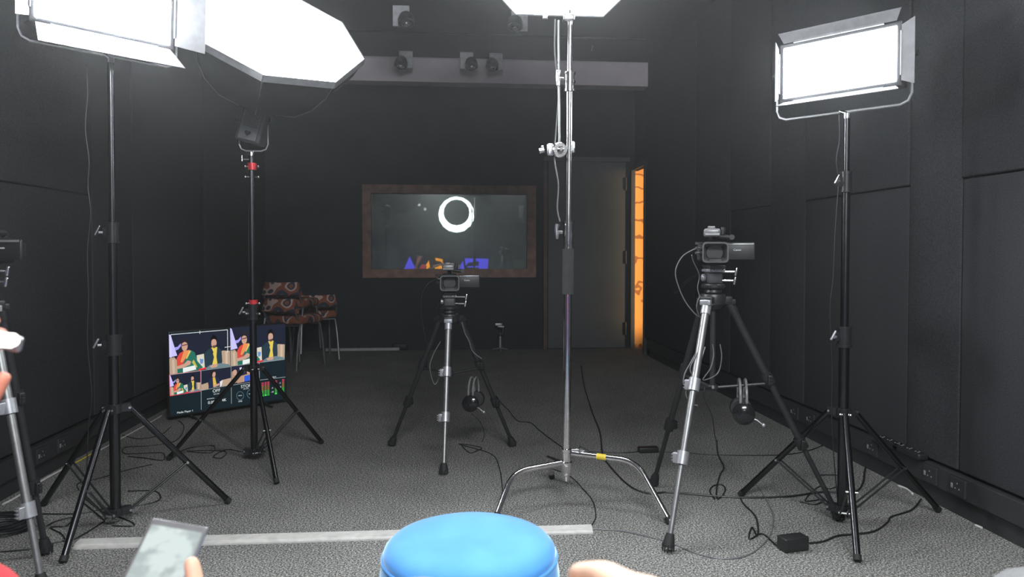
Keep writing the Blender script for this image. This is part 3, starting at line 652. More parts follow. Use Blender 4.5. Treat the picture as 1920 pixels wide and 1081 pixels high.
# ================================================================== floor monitor showing the multiview
tb0, tb1 = F(318, 783, .03), F(538, 749, .03)
th = .57; tn = (tb1 - tb0).cross(V((0, 0, 1))).normalized()
if tn.y > 0: tn = -tn
tr = (tb1 - tb0).normalized(); tw = (tb1 - tb0).length; tc_ = (tb0 + tb1) / 2 + V((0, 0, th / 2))
Rt = Matrix((tr, V((0, 0, 1)), tr.cross(V((0, 0, 1))))).transposed()
tv = empty('television', V((tc_.x, tc_.y, 0)), 'flat television on the floor by the left wall showing a camera multiview', 'television')
MB().box(tc_ - tn * .025, (tw, th, .04), Rt, bev=.005).box(tc_ - tn * .06, (tw * .6, th * .5, .04), Rt, bev=.01).obj('casing', DARKPL, tv)
p0 = tc_ - tn * .002
MB().box(tc_ - tn * .003, (tw - .016, th - .02, .004), Rt).obj('screen', emis('screen_dark_glow', (.006, .016, .022), 1.0), tv, smooth=False)
for s_ in (-1, 1):
    q = tc_ + tr * s_ * tw * .32 - V((0, 0, th / 2)) - tn * .025
    MB().tube([q + V((0, 0, .0)), q + V((0, 0, -.018)) - tn * .0], .008, 8).tube([q + V((0, 0, -.02)) + tn * .09, q + V((0, 0, -.02)) - tn * .09], .009, 8).obj('stand_foot', DARKPL, tv)
SCM = []; SCN = {}
def sm(col, k=1.0):
    key = tuple(col)
    if key not in SCN: SCN[key] = len(SCM); SCM.append(emis('screen_colour_%d' % len(SCM), col, k))
    return SCN[key]
scr = MB(); layer = [0]
def CP(x, y, lift=0): return PL(300 + x / 5.404, 590 + y / 5.404, p0 + tn * (.002 + lift), tn)
def quad_map(q):
    def f(u, v):
        a = V(q[0]).lerp(V(q[1]), u); b = V(q[3]).lerp(V(q[2]), u); return a.lerp(b, v)
    return f
def poly(f, uv, col):
    layer[0] += 1; scr.m = sm(col); pts = [CP(*f(u, v), lift=layer[0] * 1.2e-5) for u, v in uv]
    scr.add(pts, [tuple(range(len(pts)))])
def ell(f, cu, cv, ru, rv, col, n=14): poly(f, [(cu + ru * math.cos(2 * math.pi * k / n), cv + rv * math.sin(2 * math.pi * k / n)) for k in range(n)], col)
SK = (.62, .36, .27); NAVY = (.012, .016, .035); TAN = (.50, .36, .25); GREEN = (.02, .17, .12)
def scene_two(f):
    poly(f, [(0, 0), (1, 0), (1, 1), (0, 1)], NAVY)
    poly(f, [(0, .0), (.03, .03), (.13, .55), (.0, .58)], (.62, .58, 1.0)); poly(f, [(.09, .34), (.14, .33), (.20, .24), (.205, .30), (.15, .40), (.10, .42)], (.40, .35, .9))
    poly(f, [(0, .60), (.08, .58), (.14, .70), (.14, 1), (0, 1)], TAN); poly(f, [(.04, .66), (.08, .62), (.09, 1), (.05, 1)], (.62, .48, .36))
    poly(f, [(.84, .58), (.88, .55), (1, .58), (1, 1), (.84, 1)], TAN); poly(f, [(.92, .58), (.96, .58), (.96, .95), (.92, .95)], (.66, .50, .38))
    poly(f, [(.45, .60), (.57, .58), (.58, .95), (.46, .95)], (.72, .68, .55)); poly(f, [(.50, .70), (.56, .72), (.55, .82), (.51, .84)], (.12, .30, .65))
    ell(f, .255, .27, .062, .15, (.02, .015, .02)); ell(f, .255, .33, .05, .13, SK); poly(f, [(.203, .30), (.205, .20), (.235, .14), (.275, .14), (.305, .20), (.307, .30), (.29, .25), (.255, .225), (.22, .25)], (.02, .015, .02)); poly(f, [(.21, .30), (.30, .28), (.30, .31), (.21, .33)], (.15, .08, .08))
    poly(f, [(.12, .62), (.17, .50), (.26, .45), (.36, .45), (.42, .52), (.46, .75), (.55, .93), (.45, 1), (.13, 1)], GREEN)
    poly(f, [(.12, .62), (.17, .50), (.24, .45), (.30, .50), (.22, .80), (.13, .86)], (.72, .07, .05)); poly(f, [(.24, .45), (.34, .44), (.28, .62), (.21, .74), (.18, .72)], (.85, .30, .10))
    poly(f, [(.33, .46), (.36, .47), (.29, .66), (.27, .66)], (.75, .60, .15)); poly(f, [(.40, .70), (.46, .90), (.43, .92), (.37, .76)], (.55, .50, .10))
    poly(f, [(.12, .82), (.24, .78), (.30, .70), (.36, .74), (.34, .82), (.22, .88), (.13, .89)], SK); poly(f, [(.22, .88), (.42, .85), (.44, .96), (.22, 1)], (.85, .9, .88))
    poly(f, [(.57, .58), (.65, .48), (.70, .44), (.80, .44), (.86, .54), (.87, .82), (.86, .95), (.58, .96)], (.020, .045, .065))
    poly(f, [(.69, .44), (.79, .44), (.775, .70), (.79, .88), (.70, .92), (.735, .70)], (.80, .62, .10)); poly(f, [(.69, .43), (.73, .58), (.70, .60)], (.015, .03, .05))
    ell(f, .735, .27, .052, .14, (.015, .012, .015)); ell(f, .737, .33, .045, .12, SK); poly(f, [(.688, .33), (.685, .20), (.71, .13), (.755, .12), (.787, .18), (.787, .32), (.775, .25), (.74, .22), (.70, .24)], (.004, .003, .004)); poly(f, [(.71, .40), (.78, .38), (.76, .46), (.725, .46)], (.12, .07, .06))
    poly(f, [(.60, .96), (.66, .90), (.84, .88), (.98, .94), (1, 1), (.6, 1)], (.16, .24, .27)); poly(f, [(.66, .92), (.72, .88), (.80, .90), (.78, .97), (.69, .98)], SK)
    poly(f, [(.48, .955), (.60, .94), (.60, .985), (.48, 1)], (.8, .03, .05))
q1 = [(90, 196), (706, 146), (712, 520), (98, 604)]; q2 = [(710, 132), (1268, 92), (1262, 448), (718, 520)]
q3 = [(97, 610), (410, 566), (412, 768), (104, 816)]; q4 = [(418, 564), (720, 524), (722, 706), (420, 762)]; q5 = [(727, 524), (1004, 488), (1005, 668), (727, 704)]
for q in (q1, q2, q3): scene_two(quad_map(q))
f = quad_map(q4); poly(f, [(0, 0), (1, 0), (1, 1), (0, 1)], NAVY)
poly(f, [(0, .72), (.22, .66), (.26, 1), (0, 1)], TAN); poly(f, [(.68, .66), (1, .62), (1, 1), (.7, 1)], TAN); ell(f, .40, .24, .085, .22, (.02, .015, .02)); ell(f, .42, .28, .06, .16, SK); poly(f, [(.31, .50), (.31, .15), (.38, .04), (.45, .05), (.48, .16), (.40, .17), (.37, .3), (.36, .5)], (.02, .012, .012))
poly(f, [(.24, .60), (.34, .42), (.50, .42), (.62, .60), (.66, 1), (.24, 1)], (.015, .025, .07)); poly(f, [(.38, .44), (.46, .44), (.52, .95), (.40, .97)], (.75, .50, .08)); poly(f, [(.40, .86), (.60, .80), (.60, .92), (.42, .96)], SK)
poly(f, [(.62, .72), (.72, .66), (.68, .98), (.62, 1)], (.8, .8, .8))
f = quad_map(q5); poly(f, [(0, 0), (1, 0), (1, 1), (0, 1)], (.02, .02, .05)); poly(f, [(0, .3), (.1, .2), (.25, .9), (0, 1)], (.45, .30, .2)); poly(f, [(0.28, .12), (.36, .1), (.38, .42), (.24, .46), (.24, .38), (.32, .36)], (.7, .75, .95)); poly(f, [(.4, .1), (.62, .06), (.62, .14), (.46, .4), (.4, .42)], (.7, .75, .95))
ell(f, .12, .35, .07, .16, SK); ell(f, .62, .4, .07, .16, SK); poly(f, [(.2, .62), (.66, .5), (.68, .9), (.2, .98)], (.5, .3, .2)); poly(f, [(.46, .62), (.66, .58), (.66, .9), (.46, .94)], (.03, .12, .7))
def line(a, b, wdt, col):
    a = V((*a, 0)); b = V((*b, 0)); d = (b - a).normalized(); nn = V((-d.y, d.x, 0)) * wdt / 2
    P_ = [a - nn, b - nn, b + nn, a + nn]; layer[0] += 1; scr.m = sm(col); scr.add([CP(p.x, p.y, lift=layer[0] * 1.2e-5) for p in P_], [(0, 1, 2, 3)])
WH = (.75, .8, .8); GR = (.4, .45, .45); RD = (.8, .06, .12)
for a, b in (((110, 200), (684, 150)), ((684, 150), (686, 380)), ((108, 200), (112, 440)), ((404, 160), (404, 192)), ((655, 328), (715, 320))): line(a, b, 6, WH)
for a, b in (((95, 606), (412, 563)), ((412, 563), (414, 771)), ((414, 771), (102, 820)), ((102, 820), (95, 606))): line(a, b, 6, RD)
for a, b in (((416, 563), (418, 960)), ((716, 145), (724, 900)), ((1006, 480), (1008, 700)), ((1010, 660), (1272, 628)), ((418, 765), (722, 708)), ((722, 712), (1006, 670)), ((98, 608), (716, 524)), ((718, 520), (1262, 450))): line(a, b, 4, GR)
# sound level bars and dials
for (x, y) in ((1040, 690), (1070, 684), (1098, 680), (1175, 668), (1248, 655)):
    for k in range(12):
        c_ = (.6, .05, .10) if k < 3 else ((.30, .16, .04) if k < 7 else (.05, .45, .05)); line((x - 11, y + k * 12), (x + 11, y + k * 12 - 2), 8, c_)
    line((x - 10, y + 130), (x + 10, y + 127), 14, (.05, .8, .08)) if x != 1098 else None
for cx, cy in ((812, 818), (918, 800)):
    pts = [(cx + 36 * math.cos(2 * math.pi * k / 20), cy + 42 * math.sin(2 * math.pi * k / 20)) for k in range(21)]
    for a, b in zip(pts[:-1], pts[1:]): line(a, b, 4, (.12, .22, .28))
    line((cx - 18, cy), (cx + 18, cy - 3), 8, GR)
so = scr.obj('screen_picture', SCM, tv, smooth=False)
TXM = emis('screen_text_white', (.8, .85, .85), 1)
for body, x, y, sz in (('OFF', 572, 768, .031), ('RECORD', 573, 800, .010), ('STOP', 870, 722, .031), ('RECORD', 872, 748, .010), ('0.00', 520, 886, .027), ('4K', 650, 862, .027), ('Media Player 1', 255, 980, .018), ('RECORDING', 513, 848, .009), ('Output', 1146, 628, .016), ('-5', 1138, 740, .016), ('-10', 1138, 780, .016), ('-5', 1215, 690, .016), ('-10', 1215, 730, .016), ('TIME', 812, 876, .014)):
    tvt = text('screen_lettering', body, CP(x, y, lift=.002), tr, (0, 0, 1), sz, TXM, tv, .0001)

# ================================================================== stacked chairs with printed upholstery
CAMO = camo_mat()
def chair_mesh_root():
    root = empty('stacking_chair', (0, 0, 0), 'x', 'chair', 'stacked upholstered chairs')
    s_ = MB().box((0, 0, .47), (.40, .40, .085), bev=.035); s_.obj('seat', CAMO, root, ang=60)
    b = MB(); n = 9; vs = []
    for i in range(n):
        u = (i / (n - 1) - .5); x = u * .38; y = .20 + .05 * (1 - (2 * u) ** 2)
        for (dy, z, wz) in ((0, .54, 1), (-.02, .56, 1), (0, .67, 1), (.03, .68, 1), (.05, .65, 1), (.05, .56, 1)): vs.append(V((x * (1 - .12 * (z > .64)), y + dy, z)))
    fs = []
    for i in range(n - 1):
        for k in range(6): fs.append((i * 6 + k, i * 6 + (k + 1) % 6, (i + 1) * 6 + (k + 1) % 6, (i + 1) * 6 + k))
    fs += [tuple(range(6)), tuple((n - 1) * 6 + k for k in range(6))]
    b.add(vs, fs).obj('backrest', CAMO, root, ang=60)
    for x in (-.18, .18):
        MB().tube(smooth_path([(x, -.15, .43), (x * 1.05, -.18, .30), (x * 1.12, -.21, .0)], 5), .011, 10).obj('leg', SILVER_AND_LIT, root)
        MB().tube(smooth_path([(x, .15, .43), (x * 1.05, .20, .30), (x * 1.12, .25, .0)], 5), .011, 10).obj('leg', SILVER_AND_LIT, root)
        MB().tube([(x, .16, .43), (x, .23, .55), (x * .95, .25, .60)], .010, 10).obj('back_upright', SILVER_AND_LIT, root)
    MB().tube([(-.18, -.15, .42), (.18, -.15, .42)], .010, 8).obj('seat_rail', SILVER_AND_LIT, root)
    MB().tube([(-.18, .15, .42), (.18, .15, .42)], .010, 8).obj('seat_rail', SILVER_AND_LIT, root)
    return root
c0 = chair_mesh_root()
spots = [((-1.47, 7.35, 0), 2.7, 'printed upholstered chair at the bottom of the stack nearest the monitor'),
         ((-1.50, 7.40, .155), 2.9, 'printed upholstered chair topping the stack nearest the monitor'),
         ((-1.38, 7.95, 0), 3.5, 'printed upholstered chair with thin metal legs standing alone beside the stack')]
for i, (p, a, lb) in enumerate(spots):
    o = c0 if i == 0 else copy_tree(c0); o.location = p; o.rotation_euler.z = a; o['label'] = lb

# ================================================================== ceiling spotlights
def spot_root():
    root = empty('ceiling_spotlight', (0, 0, 0), 'x', 'spotlight', 'small ceiling spotlights')
    MB().box((0, 0, -.09), (.135, .035, .17), bev=.003).obj('mounting_box', PLATE, root, smooth=False)
    MB().tube([(.04, 0, -.17), (.045, -.03, -.15)], .008, 8).obj('pivot', BLACK, root)
    bl = MB().sph((.045, -.07, -.13), .062, 20).obj('housing', SPOTM, root)
    MB().lathe([(.062, -.03), (.066, -.02), (.066, .018), (.058, .022), (.045, .012), (.03, .002)], (.045, -.085, -.155), (.1, -.35, -.9), 24).obj('bezel', SPOTM, root)
    MB().lathe([(.035, 0), (.03, .012), (.012, .02)], (.049, -.097, -.187), (.1, -.35, -.9), 18).obj('lens', NICKEL, root)
    return root
sp0 = spot_root()
for i, (px, py, pyt, flip, lb) in enumerate(((752, 30, 10, 0, 'ceiling spotlight with grey box, leftmost of the upper two'), (974, 36, 18, 1, 'ceiling spotlight nearest the chrome stand, half lost in glare'),
        (761, 110, 95, 1, 'small ceiling spotlight in front of the beam, leftmost of three'), (875, 113, 97, 0, 'small ceiling spotlight in front of the beam, middle of three'), (930, 115, 99, 1, 'small ceiling spotlight in front of the beam, rightmost of three'))):
    p = F(px, pyt, ZC); o = sp0 if i == 0 else copy_tree(sp0); o.location = p; o['label'] = lb
    o.rotation_euler.z = 0
    if flip: o.scale = (-1, 1, 1)

# ================================================================== floor things
# cable cover strip
a, b, c_, d = F(135, 1030), F(1112, 1000), F(1109, 985), F(150, 1012)
tag(MB().prism([a, b, c_, d], (0, 0, .006)).prism([a.lerp(d, .3) + V((0, 0, .006)), b.lerp(c_, .3) + V((0, 0, .006)), b.lerp(c_, .7) + V((0, 0, .006)), a.lerp(d, .7) + V((0, 0, .006))], (0, 0, .004)).obj('cable_cover', WHITEPL, org=(a + c_) / 2, smooth=False), 'long flat white cable cover strip lying across the carpet', 'cable cover')
# power adapters
def adapter(px, py, px2, py2, label, h, dep):
    p, q = F(px, py), F(px2, py2); r = (q - p).normalized(); n_ = V((-r.y, r.x, 0)); c0_ = (p + q) / 2 + n_ * dep / 2
    o = MB().box(c0_ + V((0, 0, h / 2 + .001)), ((q - p).length, dep, h), Matrix((r, n_, V((0, 0, 1)))).transposed(), bev=.006).obj('power_adapter', DARKPL, org=V((c0_.x, c0_.y, 0)))
    return tag(o, label, 'power adapter', 'black power adapters on the carpet'), c0_
adapter(1473, 1038, 1518, 1032, 'chunky black power adapter on the carpet by the right stand', .052, .055)
adapter(1199, 850, 1236, 849, 'flat black power adapter on the carpet beyond the chrome leg', .03, .05)
# gimbal on small tripod
gp = F(938, 657); gy = gp.y
g = empty('phone_gimbal', gp, 'small grey phone gimbal on a mini tripod against the back wall', 'gimbal')
for t_ in (0, 2.1, 4.2):
    MB().tube([gp + V((0, 0, .03)), gp + V((math.cos(t_ + .5) * .10, math.sin(t_ + .5) * .10, .008))], [.010, .006], 8).obj('leg', GREYM, g)
MB().tube([gp + V((0, 0, .02)), gp + V((0, 0, .17))], [.017, .014], 14).obj('handle', GREYM, g)
MB().tube([gp + V((0, 0, .17)), gp + V((.03, 0, .20)), gp + V((.03, 0, .27))], .016, 12).sph(gp + V((.0, 0, .19)), .026, 10).obj('motor_arm', HOUSE, g)
MB().tube([gp + V((.04, 0, .27)), gp + V((-.03, 0, .28))], .016, 12).box(gp + V((-.02, -.02, .30)), (.08, .02, .03), bev=.004).obj('phone_clamp', GREYM, g)
# bag on the floor by the back wall
bp_ = F(750, 657); tag(MB().box(bp_ + V((0, .06, .045)), (.19, .12, .09), bev=.03).tube(smooth_path([bp_ + V((-.05, .06, .085)), bp_ + V((0, .06, .14)), bp_ + V((.05, .06, .085))], 6), .008, 8).obj('camera_bag', BAGM, org=bp_), 'small black bag on the floor under the window', 'bag')
# wall sockets on trunking
def socket_root(label):
    root = empty('wall_socket', (0, 0, 0), label, 'wall socket', 'sockets on the trunking')
    MB().box((0, 0, 0), (.012, .09, .075), bev=.003).obj('face_plate', TRUNK, root, smooth=False)
    m = MB()
    for (y, z) in ((0, .016), (-.012, -.006), (.012, -.006)): m.tube([(-.0055, y, z), (-.0072, y, z)], .0035, 8)
    m.box((-.007, .032, .0), (.003, .012, .02), bev=.001); m.obj('socket_holes', mat('socket_hole_worn_grey', (.25, .25, .25), .4), root)
    return root
sk = socket_root('x'); SKL = [(1797, 915, 1, 'black socket on right trunking, nearest the viewer'), (1745, 893, 1, 'black socket on right trunking, second from the viewer'), (1490, 778, 1, 'black socket on right trunking behind the camera tripod'), (1520, 795, 1, 'black socket on right trunking beside the light stand leg'),
       (1636, 843, 1, 'black socket on right trunking right of the stand pole'), (78, 862, -1, 'black socket on left trunking, nearer the viewer'), (117, 838, -1, 'black socket on left trunking, farther from the viewer')]
for i, (px, py, sd, lb) in enumerate(SKL):
    o = sk if i == 0 else copy_tree(sk); x = (XR - .055) if sd > 0 else (XL + .055); p = SX(px, py, x); o.location = (x, p.y, .133); o['label'] = lb
    if sd < 0: o.rotation_euler.z = math.pi
# power strips lying on the trunking
for (px, py, lb) in ((1668, 826, 'black extension strip on the right trunking, farther one'), (1705, 845, 'black extension strip on the right trunking, nearer one')):
    p = SX(px, py, XR - .06); r0 = empty('extension_strip', (XR - .055, p.y, .185), lb, 'extension strip', 'extension strips on the trunking')
    MB().box((XR - .058, p.y, .197), (.05, .20, .03), bev=.008).obj('casing', DARKPL, r0)
    m = MB()
    for k in range(3):
        for (a_, b_) in ((.008, 0), (-.006, .009), (-.006, -.009)): m.tube([(XR - .058 + a_, p.y - .06 + k * .06 + b_, .211), (XR - .058 + a_, p.y - .06 + k * .06 + b_, .2135)], .004, 8)
    m.obj('socket_holes', mat('socket_hole_worn_grey', (.25, .25, .25), .4), r0)

# ------------------------------------------------------------------ cables
def floor_cable(name, pts, r, label, m=CABLE, cat='cable', group='loose cables on the carpet'):
    P_ = []
    for q in pts:
        if len(q) == 2: v = F(q[0], q[1], r); v.z = r
        else: v = W(q[0], q[1], q[2])
        P_.append(v)
    o = MB().tube(smooth_path(P_, 7), r, 6).obj(name, m, org=(P_[0].x, P_[0].y, 0)); tag(o, label, cat, group); return o
floor_cable('power_cable', [(1090, 685), (1095, 720), (1110, 770), (1125, 810), (1130, 850), (1145, 875), (1180, 910), (1215, 924), (1250, 922), (1300, 926), (1350, 930), (1400, 932), (1480, 930), (1540, 922), (1600, 922), (1618, 905), (1622, 880), (1632, 845, 4.1)], .0045, 'thick black cable winding from behind the chrome stand to the right trunking')
floor_cable('power_cable', [(1236, 846), (1280, 848), (1340, 852), (1420, 853), (1480, 851), (1520, 843), (1548, 832)], .003, 'thin black cable running right from the flat adapter to the wall')
floor_cable('power_cable', [(1199, 846), (1170, 848), (1130, 847), (1095, 845), (1060, 840), (1040, 828), (1010, 805), (995, 792), (970, 788), (955, 770), (940, 755), (930, 740)], .003, 'thin black cable trailing from the flat adapter towards the middle tripod')
floor_cable('power_cable', [(1518, 1018), (1545, 1014), (1570, 1004), (1600, 1001), (1640, 995), (1665, 978), (1672, 968), (1710, 955), (1727, 935)], .004, 'black cable from the chunky adapter to the right wall')
floor_cable('power_cable', [(1473, 1024), (1455, 1021), (1445, 1012), (1428, 1000), (1405, 1010), (1410, 988), (1420, 1004), (1421, 985), (1415, 965), (1395, 945), (1388, 932)], .0035, 'black cable with a small triangular kink left of the chunky adapter')
floor_cable('power_cable', [(1112, 991), (1160, 994), (1210, 1004), (1260, 1018), (1300, 1035), (1345, 1046), (1390, 1044), (1425, 1025), (1447, 995), (1448, 960), (1430, 925), (1412, 900)], .0028, 'thin cable curving in a wide arc round the right tripod foot', CABLEG)
floor_cable('power_cable', [(1108, 986), (1117, 968), (1112, 940), (1095, 918), (1070, 893), (1040, 880), (1005, 874)], .0026, 'thin black cable curling from the cable cover end round the chrome base')
floor_cable('power_cable', [(1340, 935), (1331, 920), (1338, 910), (1352, 908), (1360, 915), (1355, 928), (1345, 934), (1344, 915), (1350, 890), (1357, 875), (1346, 850), (1344, 825)], .0035, 'black cable making a small round loop behind the right tripod')
floor_cable('power_cable', [(1530, 890), (1570, 890), (1600, 893), (1560, 915), (1535, 912), (1510, 938), (1545, 935), (1530, 945), (1500, 940)], .003, 'tangled black cable around the right stand base')
floor_cable('audio_cable', [(866, 835), (880, 848), (893, 845), (902, 838), (860, 832), (920, 850), (936, 875), (942, 915), (944, 940)], .0026, 'thin black cable on the carpet in front of the middle tripod')
floor_cable('power_cable', [(210, 985), (250, 985), (240, 975), (180, 950), (150, 920), (148, 905), (190, 895), (240, 880), (285, 870)], .0028, 'black cable looping behind the left stand base')
floor_cable('power_cable', [(0, 965), (80, 963), (150, 962), (200, 952), (270, 945), (300, 935), (290, 920), (240, 920)], .003, 'black cable running along the floor from the left edge under the left stand')
floor_cable('power_cable', [(0, 1034), (60, 1028), (110, 1015), (140, 1010), (190, 980), (192, 972), (160, 945), (155, 940)], .003, 'black cable from the left edge passing the cable cover end')
floor_cable('power_cable', [(240, 855), (270, 858), (305, 862), (307, 850), (290, 848), (235, 850), (235, 838), (280, 835), (330, 825), (345, 800), (335, 788)], .003, 'coiled black cable on the carpet by the monitor, lower left')
floor_cable('power_cable', [(340, 845), (360, 838), (400, 835), (395, 848), (350, 845), (420, 845), (415, 858), (400, 855), (425, 842), (450, 846), (472, 850)], .003, 'black cable bundle between the monitor and the red-ringed stand')
floor_cable('power_cable', [(88, 985), (110, 975), (135, 970), (125, 985), (95, 988), (115, 1000), (122, 1010)], .0028, 'short black cable knot beside the left stand front leg')
floor_cable('power_cable', [(230, 815), (260, 822), (300, 815), (320, 800)], .0028, 'short black cable below the left wall trunking')
yl2 = floor_cable('floor_tape', [(140, 868), (160, 857), (175, 848)], .004, 'thin yellow tape strip along the left wall', mat('yellow_tape', (.75, .55, .05), .5), 'tape', 'strips along the carpet edge')
floor_cable('floor_tape', [(5, 945), (30, 932), (60, 912), (90, 894), (120, 878)], .005, 'white strip on the carpet along the left wall, nearest the viewer', WHITEPL, 'tape', 'strips along the carpet edge')
floor_cable('floor_tape', [(190, 842), (230, 820), (270, 798), (303, 779)], .004, 'white strip on the carpet left of the monitor', WHITEPL, 'tape', 'strips along the carpet edge')
floor_cable('floor_tape', [(1685, 910), (1700, 916), (1711, 925)], .005, 'short curved white scrap at the right carpet edge behind the stand leg', WHITEPL, 'tape', 'strips along the carpet edge')
floor_cable('floor_tape', [(1829, 984), (1841, 989)], .005, 'short white scrap at the right carpet edge nearest the viewer', WHITEPL, 'tape', 'strips along the carpet edge')
# hanging cables
def hang(pts, r, label, m=CABLE, name='hanging_cable'):
    P_ = [W(*q) for q in pts]; o = MB().tube(smooth_path(P_, 7), r, 6).obj(name, m, org=P_[-1]); return tag(o, label, 'cable', 'cables hanging from lights and cameras')
hang([(1041, 36, YC), (1040, 90, YC), (1043, 130, YC), (1047, 180, YC), (1042, 250, YC), (1040, 300, YC), (1047, 345, YC), (1045, 390, YC), (1050, 415, YC)], .0035, 'grey cable hanging beside the chrome stand pole', CABLEG)
hang([(1573, 215, YR), (1574, 260, YR), (1568, 300, YR), (1572, 340, YR), (1568, 400, YR), (1565, 450, YR), (1562, 520, YR), (1556, 580, YR), (1560, 680, YR), (1560, 800, YR), (1570, 935, YR)], .0022, 'thin cable hanging down beside the right light stand')
hang([(163, 120, YL), (164, 180, YL), (160, 240, YL), (167, 300, YL), (165, 350, YL), (170, 400, YL), (164, 470, YL), (166, 560, YL), (164, 640, YL), (172, 740, YL), (166, 800, YL), (162, 900, YL)], .0022, 'thin cable hanging beside the left light stand')
hang([(469, 315, Y2), (466, 420, Y2), (467, 500, Y2), (474, 570, Y2)], .002, 'thin cable running down the red-ringed stand')
a_ = apT.y
hang([(1303, 466, a_ - .02), (1280, 480, a_), (1267, 505, a_), (1270, 530, a_), (1285, 565, a_), (1308, 592, a_), (1320, 590, a_), (1321, 572, a_), (1313, 555, a_), (1306, 575, a_), (1312, 594, a_)], .0026, 'grey cable looping from the right camera over its tripod leg', CABLEG)
hang([(1297, 478, a_ - .02), (1300, 490, a_), (1311, 515, a_), (1308, 540, a_), (1314, 560, a_)], .0022, 'second thinner cable dropping from the right camera', CABLEG)
hang([(1318, 635, a_ - .1), (1300, 670, a_ - .1), (1284, 700, a_ - .12), (1282, 720, a_ - .12), (1296, 705, a_ - .12), (1312, 680, a_ - .12), (1322, 650, a_ - .1)], .0026, 'cable loop tied to the right tripod leg, outer one', CABLEG)
hang([(1318, 640, a_ - .1), (1306, 665, a_ - .12), (1294, 690, a_ - .12), (1300, 712, a_ - .12), (1286, 735, a_ - .12), (1295, 755, a_ - .12), (1308, 760, a_ - .12)], .0026, 'cable tied to the right tripod leg, drooping below the lock', CABLEG)
hang([(1336, 645, a_ - .08), (1338, 665, a_ - .08), (1332, 690, a_ - .1), (1318, 712, a_ - .1), (1345, 700, a_ - .05), (1353, 670, a_ - .05), (1350, 645, a_ - .05)], .0024, 'thin cable arcing right of the front tripod leg', CABLEG)
hang([(1322, 725, a_ - .1), (1320, 745, a_ - .1), (1335, 780, a_ - .05), (1340, 815, a_), (1344, 830, a_ + .1)], .0024, 'thin cable dropping from the right tripod to the floor')
m_ = apM.y
hang([(822, 522, m_), (805, 530, m_), (792, 550, m_), (789, 580, m_), (793, 610, m_), (801, 650, m_)], .0024, 'dark cable looping left from the middle camera')
hang([(826, 640, m_ - .1), (812, 665, m_ - .1), (806, 690, m_ - .1), (815, 720, m_ - .1), (826, 700, m_ - .1), (838, 670, m_ - .15)], .0026, 'cable loop tied to the middle tripod leg', CABLEG)
hang([(866, 604, m_), (872, 625, m_), (880, 640, m_), (886, 658, m_), (903, 672, m_)], .0028, 'grey cable along the right leg of the middle tripod', CABLEG)
hang([(884, 775, m_ - .05), (900, 790, m_ - .05), (908, 812, m_ - .05), (904, 828, m_ - .05)], .0022, 'headset cord dangling below the middle tripod')
hang([(1110, 60, 7.2), (1113, 78, 7.2), (1109, 95, 7.2)], .004, 'short stray wire hanging from the ceiling right of the chrome stand', CABLEG)
# coiled cable heap by the left tripod foot
hc_ = F(6, 1000, .0); m = MB(); pts = []
for k in range(60):
    t_ = k * .42; rr_ = .085 + .012 * math.sin(k * .9); pts.append(hc_ + V((math.cos(t_) * rr_, math.sin(t_) * rr_ , .012 + k * .0009)))
tag(m.tube(pts, .006, 6).obj('cable_coil', CABLE, org=hc_), 'coil of black cable on the floor at the left edge', 'cable')

# ================================================================== blue velvet pouffe
STOOLM = bpy.data.materials.new('bright_blue_velvet'); STOOLM.use_nodes = True
b_ = STOOLM.node_tree.nodes['Principled BSDF']; nt = STOOLM.node_tree
b_.inputs['Roughness'].default_value = .75; b_.inputs['Sheen Weight'].default_value = 1.0; b_.inputs['Sheen Roughness'].default_value = .3; b_.inputs['Sheen Tint'].default_value = (.7, .9, 1, 1)
tc = nt.nodes.new('ShaderNodeTexCoord'); n_ = nt.nodes.new('ShaderNodeTexNoise'); n_.inputs['Scale'].default_value = 7; n_.inputs['Detail'].default_value = 3
mp = nt.nodes.new('ShaderNodeMapping'); mp.inputs['Scale'].default_value = (1, 1, .25); nt.links.new(tc.outputs['Object'], mp.inputs[0]); nt.links.new(mp.outputs[0], n_.inputs['Vector'])
cr = nt.nodes.new('ShaderNodeValToRGB'); cr.color_ramp.elements[0].position = .3; cr.color_ramp.elements[0].color = (.06, .26, .64, 1); cr.color_ramp.elements[1].position = .7; cr.color_ramp.elements[1].color = (.09, .34, .78, 1)
nt.links.new(n_.outputs['Fac'], cr.inputs[0]); nt.links.new(cr.outputs[0], b_.inputs['Base Color'])
ps = W(881, 1010, 1.73); ps.z = 0
pf = empty('pouffe', ps, 'round bright blue velvet pouffe at the bottom centre', 'stool')
R0 = .208
MB().lathe([(R0 * .86, 0), (R0 * .97, .02), (R0 * 1.03, .15), (R0 * 1.035, .28), (R0 * 1.02, .36), (R0 * .99, .405), (R0 * .96, .408)], ps, (0, 0, 1), 72).obj('side', STOOLM, pf, ang=50)
MB().lathe([(R0 * .97, .404), (R0 * .985, .412), (R0 * .965, .424), (R0 * .90, .438), (R0 * .78, .448), (R0 * .5, .456), (R0 * .2, .459), (.002, .4595)], ps, (0, 0, 1), 72).obj('seat', STOOLM, pf, ang=60)
pp = [ps + V((math.cos(2 * math.pi * k / 72) * R0 * .988, math.sin(2 * math.pi * k / 72) * R0 * .988, .405)) for k in range(73)]
MB().tube(pp, .0035, 6, cap=False).obj('piping', STOOLM, pf)

